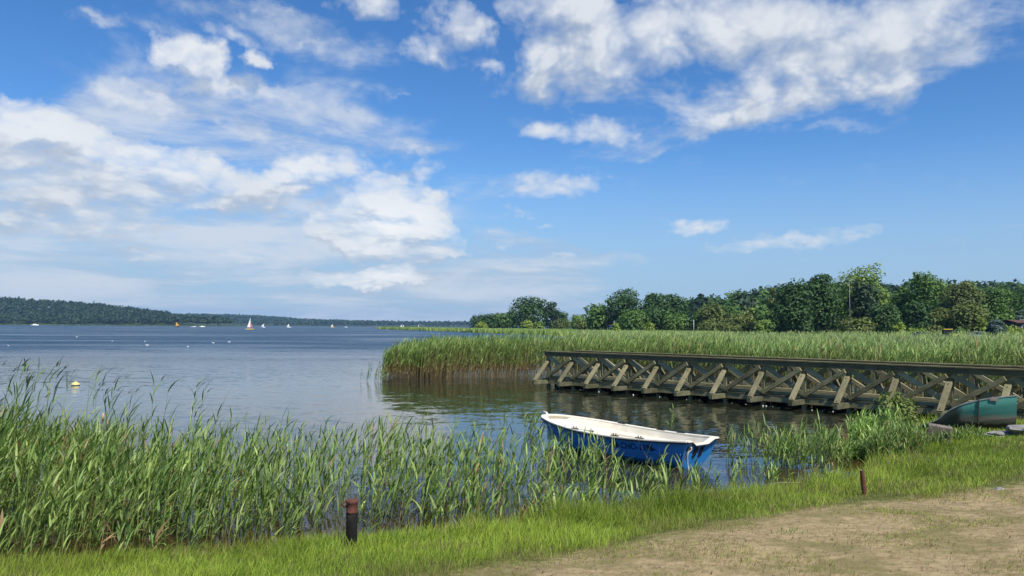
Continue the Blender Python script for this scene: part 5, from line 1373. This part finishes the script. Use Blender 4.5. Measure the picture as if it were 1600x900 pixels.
# ------------------------------------------------------------------ beyond the reeds: masts, vehicles, hut
def build_far_shore():
    def base(px, d): return (at(px, d), d, gz(at(px, d), d))
    b = base(1084, 225); h = EYE + (hor(1084) - 499.5) * 225 / FPX - b[2]
    mb = MB(); mb.tube([(0, 0, -.3), (0, 0, h)], [.10, .08], 8); o = mb.build("pole", M["rope"], None, True); o.location = b; tag(o, "thin white pole standing in the reeds before the olive bushes", "pole")
    b = base(1328, 155); h = EYE + (hor(1328) - 437) * 155 / FPX - b[2]
    t = empty("lamp_mast", b, 0, "tall grey mast with a small lamp head standing before the dark spruce", "mast")
    MB().tube([(0, 0, -.3), (0, 0, h)], [.09, .05], 8).build("mast_pole", M["dark_steel"], t, True)
    MB().tube([(0, 0, h - .05), (.35, 0, h + .12), (.75, 0, h + .14)], [.04, .035, .03], 6).build("lamp_arm", M["steel"], t, True)
    MB().box((.65, -.11, h + .10), (1.15, .11, h + .19)).build("lamp_head", M["steel"], t, bevel=.02)
    def car(px, d, rz, mat, label, L=4.3):
        bx = base(px, d); t = empty("parked_car", (bx[0], bx[1], bx[2]), rz, label, "car", "cars parked by the trees")
        W = .86
        side = [(-L / 2, .35), (-L / 2 + .02, .78), (-L / 2 + .25, .92), (-.55 * L / 2, .95), (.30 * L / 2 + .4, .92), (L / 2 - .12, .74), (L / 2, .55), (L / 2 - .02, .32)]
        MB().loft([[Vector((x, w * W, z)) for x, z in side] for w in (-1, -.97, .97, 1)], True, True).build("body", M[mat], t, bevel=.03)
        roof = [(-.80 * L / 2, .93), (-.52 * L / 2, 1.36), (-.1, 1.43), (.28, 1.36), (.42 * L / 2 + .15, .93)]
        MB().loft([[Vector((x, w * W * (.93 if z < 1 else .78), z)) for x, z in roof] for w in (-1, 1)], True, True).build("window_band", M["glass"], t, bevel=.02)
        MB().box((-.48 * L / 2, -.64, 1.385), (.30, .64, 1.455)).build("roof", M[mat], t, bevel=.02)
        for sx in (-.31, .31):
            for sy in (-1, 1):
                w = MB(); w.tube([(sx * L, sy * .70, .31), (sx * L, sy * .88, .31)], .31, 16); wh = w.build("wheel", M["tyre"], t, True)
                MB().tube([(sx * L, sy * .875, .31), (sx * L, sy * .89, .31)], .19, 12).build("rim", M["steel"], wh, True)
        for sy in (-.6, .6):
            MB().box((L / 2 - .06, sy - .16, .58), (L / 2 + .005, sy + .16, .70)).build("headlight", M["white"], t, bevel=.02)
    car(1522, 138, math.radians(172), "silver", "silver blue car parked by the blue spruce beyond the reeds")
    car(1442, 142, math.radians(8), "darkcar", "black car parked in front of the shady wood beyond the reeds")
    # tractor loader
    bx = base(1487, 136); t = empty("yellow_tractor", (bx[0], bx[1], bx[2] - .25), math.radians(-12), "yellow tractor with a roofed cab standing beyond the reeds under the birch", "tractor")
    MB().box((-.2, -.42, .75), (1.6, .42, 1.35)).build("bonnet", M["yellow"], t, bevel=.06)
    MB().box((-1.5, -.5, .6), (-.2, .5, .95)).build("chassis", M["tyre"], t, bevel=.03)
    MB().box((-1.45, -.62, 2.15), (-.05, .62, 2.30)).build("cab_roof", M["yellow"], t, bevel=.04)
    for x in (-1.35, -.2):
        for y in (-.55, .55): MB().box((x - .05, y - .05, .95), (x + .05, y + .05, 2.15)).build("cab_pillar", M["tyre"], t)
    MB().box((-1.30, -.5, .95), (-.25, .5, 2.14)).build("cab_glass", M["glass"], t)
    for x, r in ((-1.0, .68), (1.25, .46)):
        for y in (-.72, .72):
            w = MB(); w.tube([(x, y - .17, r), (x, y + .17, r)], r, 18); wh = w.build("wheel", M["tyre"], t, True)
            MB().tube([(x, y + math.copysign(.171, y), r), (x, y + math.copysign(.19, y), r)], r * .5, 12).build("rim", M["yellow"], wh, True)
    MB().beam((1.3, 0, 1.2), (2.3, 0, .7), .7, .12).build("loader_arm", M["rust"], t)
    MB().loft([[Vector((2.2 + x, y, .3 + z)) for x, z in ((0, 0), (.5, -.1), (.55, 0), (.15, .2), (.2, .55), (0, .55))] for y in (-.8, .8)], True, True).build("bucket", M["yellow"], t)
    MB().tube([(.3, .2, 1.35), (.3, .2, 2.0)], .05, 8).build("exhaust", M["tyre"], t)
    # plank hut with a low red brown roof
    bx = base(1596, 150); t = empty("plank_hut", (bx[0], bx[1], bx[2]), 0.1, "dark plank hut with a low red brown roof half hidden by the yellow green bush", "hut")
    s = 150 / FPX; hh = EYE + (hor(1590) - 503.5) * s - bx[2]
    MB().box((-2.6, -2, -.2), (3.2, 2, hh - .05)).build("wall", M["plank"], t)
    MB().loft([[Vector((x, -2.5, hh - .05)), Vector((x, 0, hh + .45)), Vector((x, 2.5, hh - .05)), Vector((x, 2.5, hh - .17)), Vector((x, 0, hh + .3)), Vector((x, -2.5, hh - .17))] for x in (-3.0, 3.6)], True, True).build("roof", M["tile"], t)
    f = MB().box((-1.6, -2.06, .9), (-.5, -2.0, hh - .45)).build("window", M["white"], t)
    MB().box((-1.5, -2.075, 1.0), (-.6, -2.062, hh - .55)).build("pane", M["glass"], f)
    MB().box((1.0, -2.06, 0), (1.95, -2.0, hh - .3)).build("door", M["oldwood"], t)
    MB().tube([(2.4, .3, hh + .3), (2.4, .3, hh + 1.5)], .22, 4).build("chimney", M["stone"], t)
build_far_shore()

# ------------------------------------------------------------------ air
def build_haze():
    m = bpy.data.materials.new("pale_air"); m.use_nodes = True; T = NT(m.node_tree)
    v = T.n("ShaderNodeVolumePrincipled"); out = T.n("ShaderNodeOutputMaterial"); T.link(v.outputs[0], out.inputs["Volume"])
    v.inputs["Color"].default_value = (0.36, 0.62, 1.0, 1); v.inputs["Density"].default_value = HAZE
    me = bpy.data.meshes.new("haze")
    s, lo, hi = 6700, -4, 115
    me.from_pydata([(x, y, z) for x in (-s, s) for y in (-s, s) for z in (lo, hi)], [], [(0, 1, 3, 2), (4, 6, 7, 5), (0, 4, 5, 1), (2, 3, 7, 6), (0, 2, 6, 4), (1, 5, 7, 3)])
    me.update()
    o = link_mesh("haze", me, m); tag(o, "thin blue summer haze over the whole lake", "haze", kind="stuff")
HAZE = 0.85e-4
build_haze()
